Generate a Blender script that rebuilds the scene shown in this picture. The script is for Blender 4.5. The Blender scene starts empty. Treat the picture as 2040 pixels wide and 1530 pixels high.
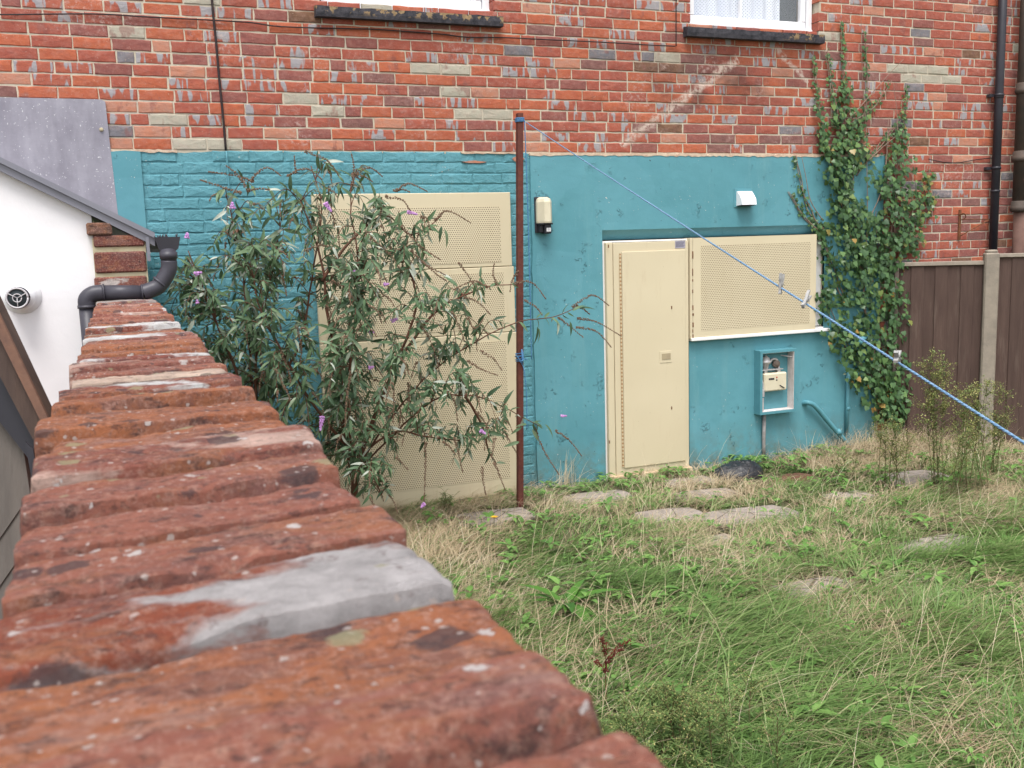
import bpy, math, random
import numpy as np
from mathutils import Vector, Matrix, noise as mn

random.seed(7); rng = np.random.default_rng(7)
S = bpy.context.scene
C = S.collection

# ------------------------------------------------------------------ camera, sky, sun, exposure
FPX, YAW, PITCH, ROLL = 1970.08, .380061, .142888, -.0296745      # focal length in pixels of a 2040 wide frame
CAM = np.array([-2.82357, -6.79565, 1.88953])
_cy, _sy, _cp, _sp = math.cos(YAW), math.sin(YAW), math.cos(PITCH), math.sin(PITCH)
_f = np.array([_sy*_cp, _cy*_cp, -_sp]); _r0 = np.array([_cy, -_sy, 0.]); _u0 = np.cross(_r0, _f)
_cr, _sr = math.cos(ROLL), math.sin(ROLL)
_r = _r0*_cr + _u0*_sr; _u = -_r0*_sr + _u0*_cr
cd = bpy.data.cameras.new('camera'); cam = bpy.data.objects.new('camera', cd); C.objects.link(cam)
cam.matrix_world = Matrix(((_r[0], _u[0], -_f[0], CAM[0]), (_r[1], _u[1], -_f[1], CAM[1]), (_r[2], _u[2], -_f[2], CAM[2]), (0, 0, 0, 1)))
cd.sensor_width = 36; cd.lens = FPX/2040*36; cd.clip_start = .02; cd.clip_end = 500
cd.dof.use_dof = True; cd.dof.focus_distance = 5.8; cd.dof.aperture_fstop = 18
S.camera = cam

w = bpy.data.worlds.new('World'); S.world = w; w.use_nodes = True
nt = w.node_tree; nt.nodes.clear()
sky = nt.nodes.new('ShaderNodeTexSky'); sky.sky_type = 'NISHITA'; sky.sun_disc = False
SUN_EL, SUN_AZ = math.radians(66), math.radians(205)
sky.sun_elevation = SUN_EL; sky.sun_rotation = SUN_AZ; sky.dust_density = 3; sky.air_density = 1
hs = nt.nodes.new('ShaderNodeHueSaturation'); hs.inputs['Saturation'].default_value = .22
bg = nt.nodes.new('ShaderNodeBackground'); bg.inputs['Strength'].default_value = .15
wo = nt.nodes.new('ShaderNodeOutputWorld')
nt.links.new(sky.outputs[0], hs.inputs['Color']); nt.links.new(hs.outputs[0], bg.inputs[0]); nt.links.new(bg.outputs[0], wo.inputs[0])
sd = bpy.data.lights.new('sun', 'SUN'); sd.energy = 1.5; sd.angle = math.radians(25); sd.color = (1, .965, .92)
sun = bpy.data.objects.new('sun', sd); C.objects.link(sun)
sdir = Vector((math.sin(SUN_AZ)*math.cos(SUN_EL), math.cos(SUN_AZ)*math.cos(SUN_EL), math.sin(SUN_EL)))
sun.rotation_euler = sdir.to_track_quat('Z', 'Y').to_euler()
S.view_settings.view_transform = 'Standard'; S.view_settings.look = 'None'
S.view_settings.exposure = 1.0; S.view_settings.gamma = 1; S.view_settings.use_curve_mapping = False
S.render.engine = 'CYCLES'

# ------------------------------------------------------------------ helpers
def ray(x, y): return _f + (x-1020)/FPX*_r - (y-765)/FPX*_u
def W(x, y, Y=0.):                                     # a pixel of the photograph on the plane Y
    d = ray(x, y); return Vector(CAM + (Y-CAM[1])/d[1]*d)
def G(x, y, z=0.):                                     # ... on the level z
    d = ray(x, y); return Vector(CAM + (z-CAM[2])/d[2]*d)
def DP(x, y, dep): return Vector(CAM + dep*ray(x, y))

def tag(o, label=None, cat=None, group=None, kind=None):
    if label: o['label'] = label
    if cat: o['category'] = cat
    if group: o['group'] = group
    if kind: o['kind'] = kind
    return o
WL = {}
def link(o, parent=None):
    C.objects.link(o)
    if parent is not None:
        o.parent = parent; o.matrix_parent_inverse = Matrix.Translation(-WL.get(parent.name, Vector()))
    return o
def thing(name, loc, label, cat, group=None):
    o = bpy.data.objects.new(name, None); o.empty_display_size = .05; C.objects.link(o)
    o.location = loc; WL[o.name] = Vector(loc)
    return tag(o, label, cat, group)

class MB:
    def __init__(s): s.v = []; s.f = []; s.m = []; s.sm = []
    def add(s, vs, fs, m=0, smooth=False):
        b = len(s.v); s.v += [tuple(v) for v in vs]
        for f in fs: s.f.append(tuple(b+i for i in f)); s.m.append(m); s.sm.append(smooth)
        return s
    def box(s, a, b, m=0, M=None, ch=0.):
        (x0, y0, z0), (x1, y1, z1) = a, b
        if ch <= 0:
            vs = [Vector(p) for p in ((x0,y0,z0),(x1,y0,z0),(x1,y1,z0),(x0,y1,z0),(x0,y0,z1),(x1,y0,z1),(x1,y1,z1),(x0,y1,z1))]
            fs = [(0,3,2,1),(4,5,6,7),(0,1,5,4),(1,2,6,5),(2,3,7,6),(3,0,4,7)]
        else:
            c = Vector(((x0+x1)/2, (y0+y1)/2, (z0+z1)/2)); h = ((x1-x0)/2, (y1-y0)/2, (z1-z0)/2)
            vs = []; idx = {}
            for sx in (-1, 1):
                for sy in (-1, 1):
                    for sz in (-1, 1):
                        for k in range(3):
                            p = [sx*h[0], sy*h[1], sz*h[2]]; g = (sx, sy, sz)
                            for q in range(3):
                                if q != k: p[q] -= g[q]*ch
                            idx[(sx, sy, sz, k)] = len(vs); vs.append(c+Vector(p))
            I = lambda sx, sy, sz, k: idx[(sx, sy, sz, k)]
            fs = []
            for k in range(3):
                a_, b_ = [q for q in range(3) if q != k]
                for g in (-1, 1):
                    def key(u, v):
                        t = [0, 0, 0]; t[k] = g; t[a_] = u; t[b_] = v; return I(*t, k)
                    fs.append((key(-1,-1), key(1,-1), key(1,1), key(-1,1)))
            for k in range(3):                                  # edges parallel to k
                a_, b_ = [q for q in range(3) if q != k]
                for u in (-1, 1):
                    for v in (-1, 1):
                        def key(g, kk):
                            t = [0, 0, 0]; t[k] = g; t[a_] = u; t[b_] = v; return I(*t, kk)
                        fs.append((key(-1,a_), key(1,a_), key(1,b_), key(-1,b_)))
            for sx in (-1, 1):
                for sy in (-1, 1):
                    for sz in (-1, 1): fs.append(tuple(I(sx, sy, sz, k) for k in range(3)))
        if M is not None: vs = [M @ v for v in vs]
        return s.add(vs, fs, m)
    def tube(s, pts, r, n=8, m=0, cap=True, smooth=True):
        pts = [Vector(p) for p in pts]; N = len(pts)
        rs = r if isinstance(r, (list, tuple)) else [r]*N
        t0 = (pts[1]-pts[0]).normalized(); a = t0.orthogonal().normalized()
        vs = []
        for i, p in enumerate(pts):
            t = ((pts[min(i+1, N-1)]-pts[max(i-1, 0)])).normalized()
            a = (a - t*a.dot(t));  a = a.normalized() if a.length > 1e-6 else t.orthogonal().normalized()
            b = t.cross(a)
            for k in range(n):
                an = 2*math.pi*k/n; vs.append(p + (a*math.cos(an)+b*math.sin(an))*rs[i])
        fs = [(i*n+k, i*n+(k+1) % n, (i+1)*n+(k+1) % n, (i+1)*n+k) for i in range(N-1) for k in range(n)]
        if cap: fs += [tuple(range(n))[::-1], tuple((N-1)*n+k for k in range(n))]
        return s.add(vs, fs, m, smooth)
    def prism(s, poly, ax, d0, d1, m=0):                 # polygon of pairs extruded along an axis
        n = len(poly)
        def P(q, d):
            q = list(q); q.insert(ax, d); return q
        vs = [P(q, d0) for q in poly] + [P(q, d1) for q in poly]
        fs = [tuple(range(n)), tuple(range(n, 2*n))[::-1]] + [(i, n+i, n+(i+1) % n, (i+1) % n) for i in range(n)]
        return s.add(vs, fs, m)
    def lathe(s, o, ax, prof, n=20, m=0):                # prof: (distance along ax, radius)
        o = Vector(o); ax = Vector(ax).normalized(); a = ax.orthogonal().normalized(); b = ax.cross(a); vs = []
        for h, r in prof:
            for k in range(n):
                an = 2*math.pi*k/n; vs.append(o+ax*h+(a*math.cos(an)+b*math.sin(an))*r)
        fs = [(i*n+k, i*n+(k+1) % n, (i+1)*n+(k+1) % n, (i+1)*n+k) for i in range(len(prof)-1) for k in range(n)]
        fs += [tuple(range(n))[::-1], tuple((len(prof)-1)*n+k for k in range(n))]
        return s.add(vs, fs, m, True)
    def mesh(s, name, mats):
        me = bpy.data.meshes.new(name); me.from_pydata(s.v, [], s.f)
        for q in (mats if isinstance(mats, (list, tuple)) else [mats]): me.materials.append(q)
        me.polygons.foreach_set('material_index', s.m); me.polygons.foreach_set('use_smooth', s.sm); me.update()
        import bmesh
        bm = bmesh.new(); bm.from_mesh(me); bmesh.ops.recalc_face_normals(bm, faces=bm.faces); bm.to_mesh(me); bm.free()
        return me
    def build(s, name, mats, parent=None):
        o = bpy.data.objects.new(name, s.mesh(name, mats)); link(o, parent); WL[o.name] = Vector()
        return o

def bez(pts, n=12):                                      # smooth curve through points
    P = [Vector(p) for p in pts]; out = []
    for i in range(len(P)-1):
        p0 = P[max(i-1, 0)]; p1 = P[i]; p2 = P[i+1]; p3 = P[min(i+2, len(P)-1)]
        for k in range(n):
            t = k/n
            out.append(.5*((2*p1)+(p2-p0)*t+(2*p0-5*p1+4*p2-p3)*t*t+(3*p1-p0-3*p2+p3)*t**3))
    out.append(P[-1]); return out

def raw_mesh(name, V, T, tint=None, mats=(), smooth=False, mi=None):
    me = bpy.data.meshes.new(name); nv, nf = len(V), len(T)
    me.vertices.add(nv); me.vertices.foreach_set('co', np.asarray(V, np.float32).ravel())
    me.loops.add(nf*3); me.loops.foreach_set('vertex_index', np.asarray(T, np.int32).ravel())
    me.polygons.add(nf); me.polygons.foreach_set('loop_start', np.arange(0, nf*3, 3, dtype=np.int32))
    try: me.polygons.foreach_set('loop_total', np.full(nf, 3, np.int32))
    except Exception: pass
    for m in mats: me.materials.append(m)
    me.update(calc_edges=True)
    if smooth: me.polygons.foreach_set('use_smooth', np.ones(nf, bool))
    if mi is not None: me.polygons.foreach_set('material_index', np.asarray(mi, np.int32))
    if tint is not None:
        at = me.attributes.new('tint', 'FLOAT', 'POINT'); at.data.foreach_set('value', np.asarray(tint, np.float32))
    me.validate(); return me
def obj_raw(name, me, parent=None):
    o = bpy.data.objects.new(name, me); link(o, parent); WL[o.name] = Vector(); return o

# ------------------------------------------------------------------ materials
class N:
    def __init__(s, name, rough=.8):
        s.mat = bpy.data.materials.new(name); s.mat.use_nodes = True; s.t = s.mat.node_tree; s.n = s.t.nodes
        s.b = s.n['Principled BSDF']; s.b.inputs['Roughness'].default_value = rough
        s.b.inputs['Specular IOR Level'].default_value = .3
        s.geo = s.n.new('ShaderNodeNewGeometry'); s.pos = s.geo.outputs['Position']
    def new(s, k, **kw):
        q = s.n.new(k)
        for a, v in kw.items(): setattr(q, a, v)
        return q
    def L(s, a, b): s.t.links.new(a, b)
    def map(s, sc=(1, 1, 1), loc=(0, 0, 0), rot=(0, 0, 0), src=None):
        q = s.new('ShaderNodeMapping'); q.inputs['Scale'].default_value = sc; q.inputs['Location'].default_value = loc; q.inputs['Rotation'].default_value = rot
        s.L(src or s.pos, q.inputs[0]); return q.outputs[0]
    def noise(s, scale, detail=4, rough=.55, vec=None, dist=0.):
        q = s.new('ShaderNodeTexNoise'); q.inputs['Scale'].default_value = scale; q.inputs['Detail'].default_value = detail
        q.inputs['Roughness'].default_value = rough; q.inputs['Distortion'].default_value = dist
        s.L(vec or s.pos, q.inputs['Vector']); return q.outputs['Fac']
    def vor(s, scale, vec=None, out='Distance', feature='F1'):
        q = s.new('ShaderNodeTexVoronoi', feature=feature); q.inputs['Scale'].default_value = scale
        s.L(vec or s.pos, q.inputs['Vector']); return q.outputs[out]
    def ramp(s, fac, stops):
        q = s.new('ShaderNodeValToRGB'); el = q.color_ramp.elements
        while len(el) < len(stops): el.new(.5)
        for e, (p, c) in zip(el, stops):
            e.position = p; e.color = (c if isinstance(c, (tuple, list)) else (c, c, c)) + ((1,) if not isinstance(c, (tuple, list)) or len(c) == 3 else ())
        s.L(fac, q.inputs[0]); return q.outputs[0]
    def step(s, fac, a, b): return s.ramp(fac, [(a, 0.), (b, 1.)])
    def math(s, op, a, b=None, c=None):
        q = s.new('ShaderNodeMath', operation=op)
        for i, v in enumerate((a, b, c)):
            if v is None: continue
            if isinstance(v, (int, float)): q.inputs[i].default_value = v
            else: s.L(v, q.inputs[i])
        return q.outputs[0]
    def mix(s, fac, a, b, mode='MIX'):
        q = s.new('ShaderNodeMix', data_type='RGBA', blend_type=mode)
        for i, v in ((0, fac), (6, a), (7, b)):
            if isinstance(v, (int, float)): q.inputs[i].default_value = v
            elif isinstance(v, tuple): q.inputs[i].default_value = v+(1,)
            else: s.L(v, q.inputs[i])
        return q.outputs[2]
    def sep(s, v=None):
        q = s.new('ShaderNodeSeparateXYZ'); s.L(v or s.pos, q.inputs[0]); return q.outputs
    def attr(s, name='tint'):
        q = s.new('ShaderNodeAttribute', attribute_name=name); return q.outputs['Fac']
    def rnd(s): return s.new('ShaderNodeObjectInfo').outputs['Random']
    def col(s, c):
        if isinstance(c, tuple): s.b.inputs['Base Color'].default_value = c+(1,)
        else: s.L(c, s.b.inputs['Base Color'])
        return s
    def bump(s, h, dist=.003, strength=.6, prev=None):
        q = s.new('ShaderNodeBump'); q.inputs['Distance'].default_value = dist; q.inputs['Strength'].default_value = strength
        s.L(h, q.inputs['Height'])
        if prev is not None: s.L(prev, q.inputs['Normal'])
        s.L(q.outputs[0], s.b.inputs['Normal']); return q.outputs[0]
    def rough(s, v): s.L(v, s.b.inputs['Roughness']); return s

def simple(name, c1, c2=None, scale=8, rough=.8, bump=.0, bscale=60, metal=0., det=5):
    k = N(name, rough); c2 = c2 or tuple(x*.8 for x in c1)
    k.col(k.mix(k.step(k.noise(scale, det), .3, .7), c1, c2)); k.b.inputs['Metallic'].default_value = metal
    if bump: k.bump(k.noise(bscale, 6, .6), .004, bump)
    return k.mat

def scar(k, col):                                        # ghost line of a removed lean-to roof, soot under the right window, efflorescence
    xyz = k.sep(); n1 = k.noise(9, 4); wob = k.math('MULTIPLY', k.math('SUBTRACT', n1, .5), .10)
    a, b = W(1470, 118), W(1235, 290); c_, d_ = W(1545, 95), W(1610, 165)
    def band(p, q, wd):
        dx, dz = q.x-p.x, q.z-p.z; L = math.hypot(dx, dz); dx /= L; dz /= L
        u = k.math('ADD', k.math('MULTIPLY', k.math('SUBTRACT', xyz[0], p.x), -dz), k.math('MULTIPLY', k.math('SUBTRACT', xyz[2], p.z), dx))
        v = k.math('ADD', k.math('MULTIPLY', k.math('SUBTRACT', xyz[0], p.x), dx), k.math('MULTIPLY', k.math('SUBTRACT', xyz[2], p.z), dz))
        m = k.step(k.math('ABSOLUTE', k.math('ADD', u, wob)), wd*1.3, wd*.6)
        m = k.ramp(k.math('ABSOLUTE', k.math('ADD', u, wob)), [(wd*.5, 1.), (wd*1.4, 0.)])
        return k.math('MULTIPLY', m, k.math('MULTIPLY', k.math('GREATER_THAN', v, 0), k.math('LESS_THAN', v, L)))
    sc = k.math('MAXIMUM', band(a, b, .032), band(c_, d_, .02))
    sc = k.math('MULTIPLY', sc, k.step(k.noise(30, 5, .7), .38, .55))
    cx, cz = W(1420, 190).x, W(1420, 190).z
    dist = k.math('ADD', k.math('POWER', k.math('DIVIDE', k.math('SUBTRACT', xyz[0], cx), .95), 2), k.math('POWER', k.math('DIVIDE', k.math('SUBTRACT', xyz[2], cz+.15), .38), 2))
    soot = k.math('MULTIPLY', k.ramp(dist, [(0, 1.), (1., 0.)]), k.step(k.noise(3.5, 4), .35, .62))
    col = k.mix(k.math('MULTIPLY', soot, .75), col, (.075, .035, .03))
    smear = k.math('MULTIPLY', k.step(k.noise(2.3, 3), .52, .66), k.step(k.noise(38, 6, .75), .5, .63))
    col = k.mix(k.math('MULTIPLY', smear, .55), col, (.52, .40, .36))
    return k.mix(k.math('MULTIPLY', sc, .85), col, (.50, .40, .34))

def brick_mat(name, c1, c2, patched=False, rough=.9):
    k = N(name, rough)
    q = k.map((1, 1, 1.6)); r = k.rnd()
    col = k.mix(k.step(k.noise(14, 5, .6, q), .32, .68), c1, c2)
    col = k.mix(k.math('MULTIPLY', r, .28), col, tuple(x*.66 for x in c2))
    st0 = k.step(k.noise(7, 4, .6, k.map((1, 1, .5), (9, 0, 4))), .60, .64); col = k.mix(k.math('MULTIPLY', st0, .55), col, (.20, .075, .065))
    dk = k.step(k.noise(26, 6, .7, q), .60, .74); col = k.mix(k.math('MULTIPLY', dk, .55), col, (.07, .035, .03))
    dust = k.step(k.noise(22, 7, .75), .45, .75); col = k.mix(k.math('MULTIPLY', dust, .30), col, (.46, .27, .22))
    lt = k.step(k.noise(70, 4, .7), .62, .70); col = k.mix(k.math('MULTIPLY', lt, .5), col, (.52, .38, .30))
    if patched:                                          # grey mortar daubs imitating header joints
        st = k.math('MAXIMUM', k.step(k.noise(17, 2, .4, k.map((1, 1, .35))), .55, .59), k.step(k.noise(30, 2, .4, k.map((1, 1, .12), (4, 0, 2))), .60, .63))
        col = k.mix(st, col, k.mix(k.noise(60, 3), (.25, .235, .25), (.34, .315, .32)))
    col = scar(k, col)
    k.col(col); k.bump(k.noise(55, 8, .7), .006, .8); return k.mat

ORANGE = brick_mat('brick orange red', (.43, .120, .056), (.36, .092, .050))
RED = brick_mat('brick red', (.35, .090, .056), (.29, .078, .056))
DEEP = brick_mat('brick dark red', (.265, .085, .068), (.22, .078, .068))
PURPLE = brick_mat('brick purple brown', (.23, .105, .09), (.17, .078, .072))
BROWN = brick_mat('brick brown', (.20, .105, .06), (.13, .066, .045))
PATCH = brick_mat('brick daubed with grey mortar', (.38, .100, .056), (.31, .084, .056), True)
PINK = brick_mat('brick spalled pink orange', (.46, .175, .10), (.40, .21, .155))
BUFFREP = brick_mat('brick faced with buff cement', (.42, .39, .31), (.36, .335, .27))
GREY = brick_mat('brick blue grey', (.20, .195, .215), (.14, .13, .14))
BM = [ORANGE, RED, DEEP, PURPLE, BROWN, PATCH, PINK, BUFFREP, GREY]
BW = [.24, .27, .11, .045, .012, .25, .06, .004, .010]

def mortar_mat():
    k = N('lime mortar', .95)
    col = k.mix(k.step(k.noise(30, 6, .7), .3, .7), (.43, .375, .285), (.54, .48, .38))
    col = k.mix(k.step(k.noise(1.7, 3), .55, .75), col, (.42, .36, .31))
    col = scar(k, col); k.col(col); k.bump(k.noise(90, 6, .7), .004, .8); return k.mat
MORTAR = mortar_mat()
SCOFF = simple('scuffed cream mortar ridge', (.60, .50, .38), (.46, .30, .22), 30, .95, .8, 120)

def teal_mat(name, rough_brick=False):
    k = N(name, .55)
    col = k.mix(k.step(k.noise(.9, 5, .65), .35, .65), (.082, .248, .292), (.108, .295, .345))
    col = k.mix(k.math('MULTIPLY', k.step(k.noise(6, 6, .7, k.map((1, 1, .25))), .5, .8), .35), col, (.080, .225, .275))
    z = k.sep()[2]
    dirt = k.math('MULTIPLY', k.ramp(z, [(0.05, 1.), (.38, 0.)]), k.step(k.noise(9, 8, .75), .40, .62))
    col = k.mix(k.math('MULTIPLY', dirt, .8), col, (.13, .135, .095))
    dr = k.math('MULTIPLY', k.step(k.noise(5, 6, .75, k.map((1, 1, .10), (2, 1, 6))), .54, .70), .4); col = k.mix(dr, col, (.16, .33, .36)); pt_ = k.step(k.noise(2.1, 2, .3, k.map((1, 1, 1), (4, 4, 4))), .58, .585); col = k.mix(k.math('MULTIPLY', pt_, .3), col, (.12, .31, .37))
    chip = k.math('MULTIPLY', k.step(k.noise(4, 3), .50, .60), k.step(k.noise(48, 4, .65), .66, .68))
    col = k.mix(chip, col, (.55, .55, .50))
    hole = k.step(k.noise(33, 2, .5, k.map((1, 1, 1.7), (5, 3, 2))), .765, .78)
    col = k.mix(hole, col, (.03, .05, .055))
    k.col(col)
    if rough_brick:
        b = k.bump(k.noise(45, 8, .7), .010, .9); k.bump(k.noise(10, 4), .02, .5, b)
    else:
        b = k.bump(k.noise(2.2, 4, .5), .035, .5)
        flake = k.step(k.noise(9, 7, .72, k.map((1, 1, .8))), .60, .63)
        b = k.bump(k.math('MULTIPLY', flake, k.step(k.noise(1.6, 2), .48, .56)), .006, 1., b)
        k.bump(k.noise(110, 6, .7), .0016, .6, b)
    return k.mat
TEAL = teal_mat('teal masonry paint on render'); TEALB = teal_mat('teal masonry paint on brick', True)
TEALP = simple('teal painted plastic', (.082, .24, .285), (.098, .275, .325), 12, .5, .3)

def perf_mat():
    k = N('cream perforated steel', .45)
    xyz = k.sep(); PX, PZ = .0165, .0143
    row = k.math('FLOOR', k.math('DIVIDE', xyz[2], PZ)); odd = k.math('MULTIPLY', k.math('MODULO', k.math('ABSOLUTE', row), 2), .5)
    u = k.math('SUBTRACT', k.math('FRACT', k.math('ADD', k.math('DIVIDE', xyz[0], PX), odd)), .5)
    v = k.math('SUBTRACT', k.math('FRACT', k.math('DIVIDE', xyz[2], PZ)), .5)
    d = k.math('SQRT', k.math('ADD', k.math('POWER', k.math('MULTIPLY', u, PX), 2), k.math('POWER', k.math('MULTIPLY', v, PZ), 2)))
    hole = k.ramp(k.math('MULTIPLY', d, 100), [(.30, 1.), (.46, 0.)])
    base = k.mix(k.step(k.noise(1.3, 3), .35, .65), (.60, .52, .365), (.56, .48, .33))
    base = k.mix(k.math('MULTIPLY', k.step(k.noise(16, 6, .7, k.map((1, 1, .2))), .55, .8), .3), base, (.36, .27, .16))
    k.col(k.mix(hole, base, (.10, .06, .035))); return k.mat
PERF = perf_mat()
def cream_mat():
    k = N('cream painted steel', .42)
    base = k.mix(k.step(k.noise(1.1, 3), .35, .65), (.60, .52, .365), (.565, .485, .335))
    base = k.mix(k.math('MULTIPLY', k.step(k.noise(14, 6, .7, k.map((1, 1, .15))), .58, .8), .35), base, (.40, .28, .16))
    k.col(k.mix(k.step(k.noise(55, 3, .6), .76, .78), base, (.14, .06, .03))); k.bump(k.noise(3, 3), .01, .25); return k.mat
CREAM = cream_mat()
RUST = simple('rust', (.20, .075, .03), (.10, .045, .025), 40, .9, .6)
HINGE = None
def hinge_mat():
    k = N('rusty hinge', .7); z = k.sep()[2]
    s_ = k.step(k.math('FRACT', k.math('MULTIPLY', z, 34)), .42, .5)
    k.col(k.mix(s_, (.34, .20, .10), (.56, .45, .29))); return k.mat
HINGE = hinge_mat()
WHITE = simple('white gloss paint', (.80, .79, .79), (.74, .73, .72), 5, .35)
PVC = simple('white pvc', (.82, .82, .84), (.78, .78, .81), 2, .3)
PINE = simple('bare pine', (.68, .50, .34), (.60, .42, .27), 9, .7)
IVORY = simple('yellowed plastic', (.64, .58, .44), (.58, .52, .38), 14, .35)
BLACKP = simple('black plastic', (.022, .021, .027), (.035, .034, .042), 5, .42)
PIPE = simple('charcoal plastic pipe', (.040, .038, .050), (.060, .058, .072), 7, .42, .15)
BLUE = simple('blue cord', (.05, .15, .32), (.10, .25, .44), 120, .7)
def pole_mat():
    k = N('oxide painted steel', .7)
    k.col(k.mix(k.step(k.noise(25, 6, .7), .35, .7), (.085, .022, .020), (.14, .045, .028))); k.bump(k.noise(120, 5, .7), .002, .6); return k.mat
POLE = pole_mat()
CABLE = simple('black cable', (.02, .016, .018), (.035, .02, .02), 20, .6)
WHITEWALL = simple('white smooth render', (.80, .785, .805), (.73, .715, .74), 2.5, .7, .3, 30)
VERGE = simple('grey aluminium trim', (.20, .20, .235), (.24, .24, .28), 3, .4, metal=.3)
def lead_mat():
    k = N('weathered lead grey board', .6)
    c = k.mix(k.step(k.noise(3.2, 6, .65), .3, .7), (.20, .19, .225), (.30, .29, .335))
    c = k.mix(k.math('MULTIPLY', k.step(k.noise(8, 5, .6, k.map((1, 1, .25))), .45, .75), .5), c, (.42, .41, .46))
    c = k.mix(k.step(k.noise(75, 3, .6), .67, .69), c, (.62, .62, .64)); k.col(c); k.bump(k.noise(30, 5), .004, .4); return k.mat
LEAD = lead_mat()
def sill_mat():
    k = N('black painted stone with peeling ochre', .75)
    c = k.mix(k.step(k.noise(25, 5, .65), .35, .7), (.02, .02, .026), (.065, .06, .07))
    p = k.math('MULTIPLY', k.step(k.noise(14, 6, .65, k.map((1, 1, 1))), .53, .56), k.step(k.math('SUBTRACT', k.sep()[2], 3.40), .005, .03))
    p = k.math('MULTIPLY', p, k.math('ADD', k.math('MULTIPLY', k.math('LESS_THAN', k.sep()[0], .6), .9), k.math('MULTIPLY', k.math('GREATER_THAN', k.sep()[0], 2.25), .8)))
    c = k.mix(p, c, k.mix(k.noise(50, 4), (.13, .085, .04), (.40, .27, .14)))
    k.col(c); k.bump(k.noise(60, 6, .7), .006, .8); return k.mat
SILLM = sill_mat()
def net_mat():
    k = N('dotted net curtain', .8); xyz = k.sep()
    sc = 38; u = k.math('SUBTRACT', k.math('FRACT', k.math('MULTIPLY', k.math('ADD', xyz[0], xyz[2]), sc)), .5); v = k.math('SUBTRACT', k.math('FRACT', k.math('MULTIPLY', k.math('SUBTRACT', xyz[0], xyz[2]), sc)), .5)
    d = k.math('ADD', k.math('POWER', u, 2), k.math('POWER', v, 2))
    base = k.mix(k.step(k.noise(9, 3, .5, k.map((1, 1, .1))), .35, .65), (.62, .66, .76), (.74, .77, .82))
    k.col(k.mix(k.ramp(d, [(.025, 1.), (.05, 0.)]), base, (.22, .26, .36))); return k.mat
NET = net_mat()
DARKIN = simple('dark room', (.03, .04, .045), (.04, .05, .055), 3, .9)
def glass_mat():
    k = N('window glass', .05); k.n.remove(k.b)
    g = k.new('ShaderNodeBsdfGlossy'); g.inputs['Roughness'].default_value = .03; t = k.new('ShaderNodeBsdfTransparent'); m = k.new('ShaderNodeMixShader')
    m.inputs[0].default_value = .10; k.L(t.outputs[0], m.inputs[1]); k.L(g.outputs[0], m.inputs[2]); k.L(m.outputs[0], k.n['Material Output'].inputs[0]); return k.mat
GLASS = glass_mat()
def wood_mat(name, c1, c2, c3):
    k = N(name, .85)
    v = k.map((14, 14, 1.2)); r = k.rnd()
    c = k.mix(k.step(k.noise(2.2, 6, .65, v), .3, .7), c1, c2)
    c = k.mix(k.math('MULTIPLY', k.step(k.noise(1.2, 5, .7, v), .55, .75), .6), c, c3)
    c = k.mix(k.math('MULTIPLY', r, .4), c, tuple(x*.7 for x in c1)); k.col(c); k.bump(k.noise(5, 5, .6, v), .006, .6); return k.mat
FENCEW = wood_mat('dark brown fence board', (.066, .040, .033), (.105, .066, .053), (.20, .15, .12))
BEAMW = wood_mat('dark timber', (.060, .040, .034), (.10, .065, .05), (.17, .11, .08))
GREYW = wood_mat('grey weathered boarding', (.10, .088, .08), (.15, .13, .115), (.20, .175, .15))
CONC = simple('weathered concrete post', (.30, .255, .205), (.22, .19, .155), 14, .9, .6, 80)
def slab_mat():
    k = N('old concrete paving', .9)
    c = k.mix(k.step(k.noise(4, 6, .65), .3, .7), (.33, .285, .255), (.25, .215, .19))
    c = k.mix(k.math('MULTIPLY', k.step(k.noise(17, 7, .75), .48, .66), .6), c, (.13, .11, .075)); c = k.mix(k.ramp(k.vor(3.1, k.map((1, 1, 1)), 'Distance', 'DISTANCE_TO_EDGE'), [(.006, 1.), (.016, 0.)]), c, (.09, .07, .05)); k.col(c); k.bump(k.noise(50, 7, .7), .008, .8); return k.mat
SLAB = slab_mat()
def ground_mat():
    k = N('matted thatch and soil', .95)
    c = k.mix(k.step(k.noise(3, 6, .65), .35, .65), (.10, .085, .045), (.075, .10, .040))
    c = k.mix(k.math('MULTIPLY', k.step(k.noise(40, 6, .7, k.map((1, 2.2, 1))), .48, .62), .7), c, (.26, .20, .12))
    k.col(c); k.bump(k.noise(45, 8, .75), .02, 1.); return k.mat
GROUND = ground_mat()

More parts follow.
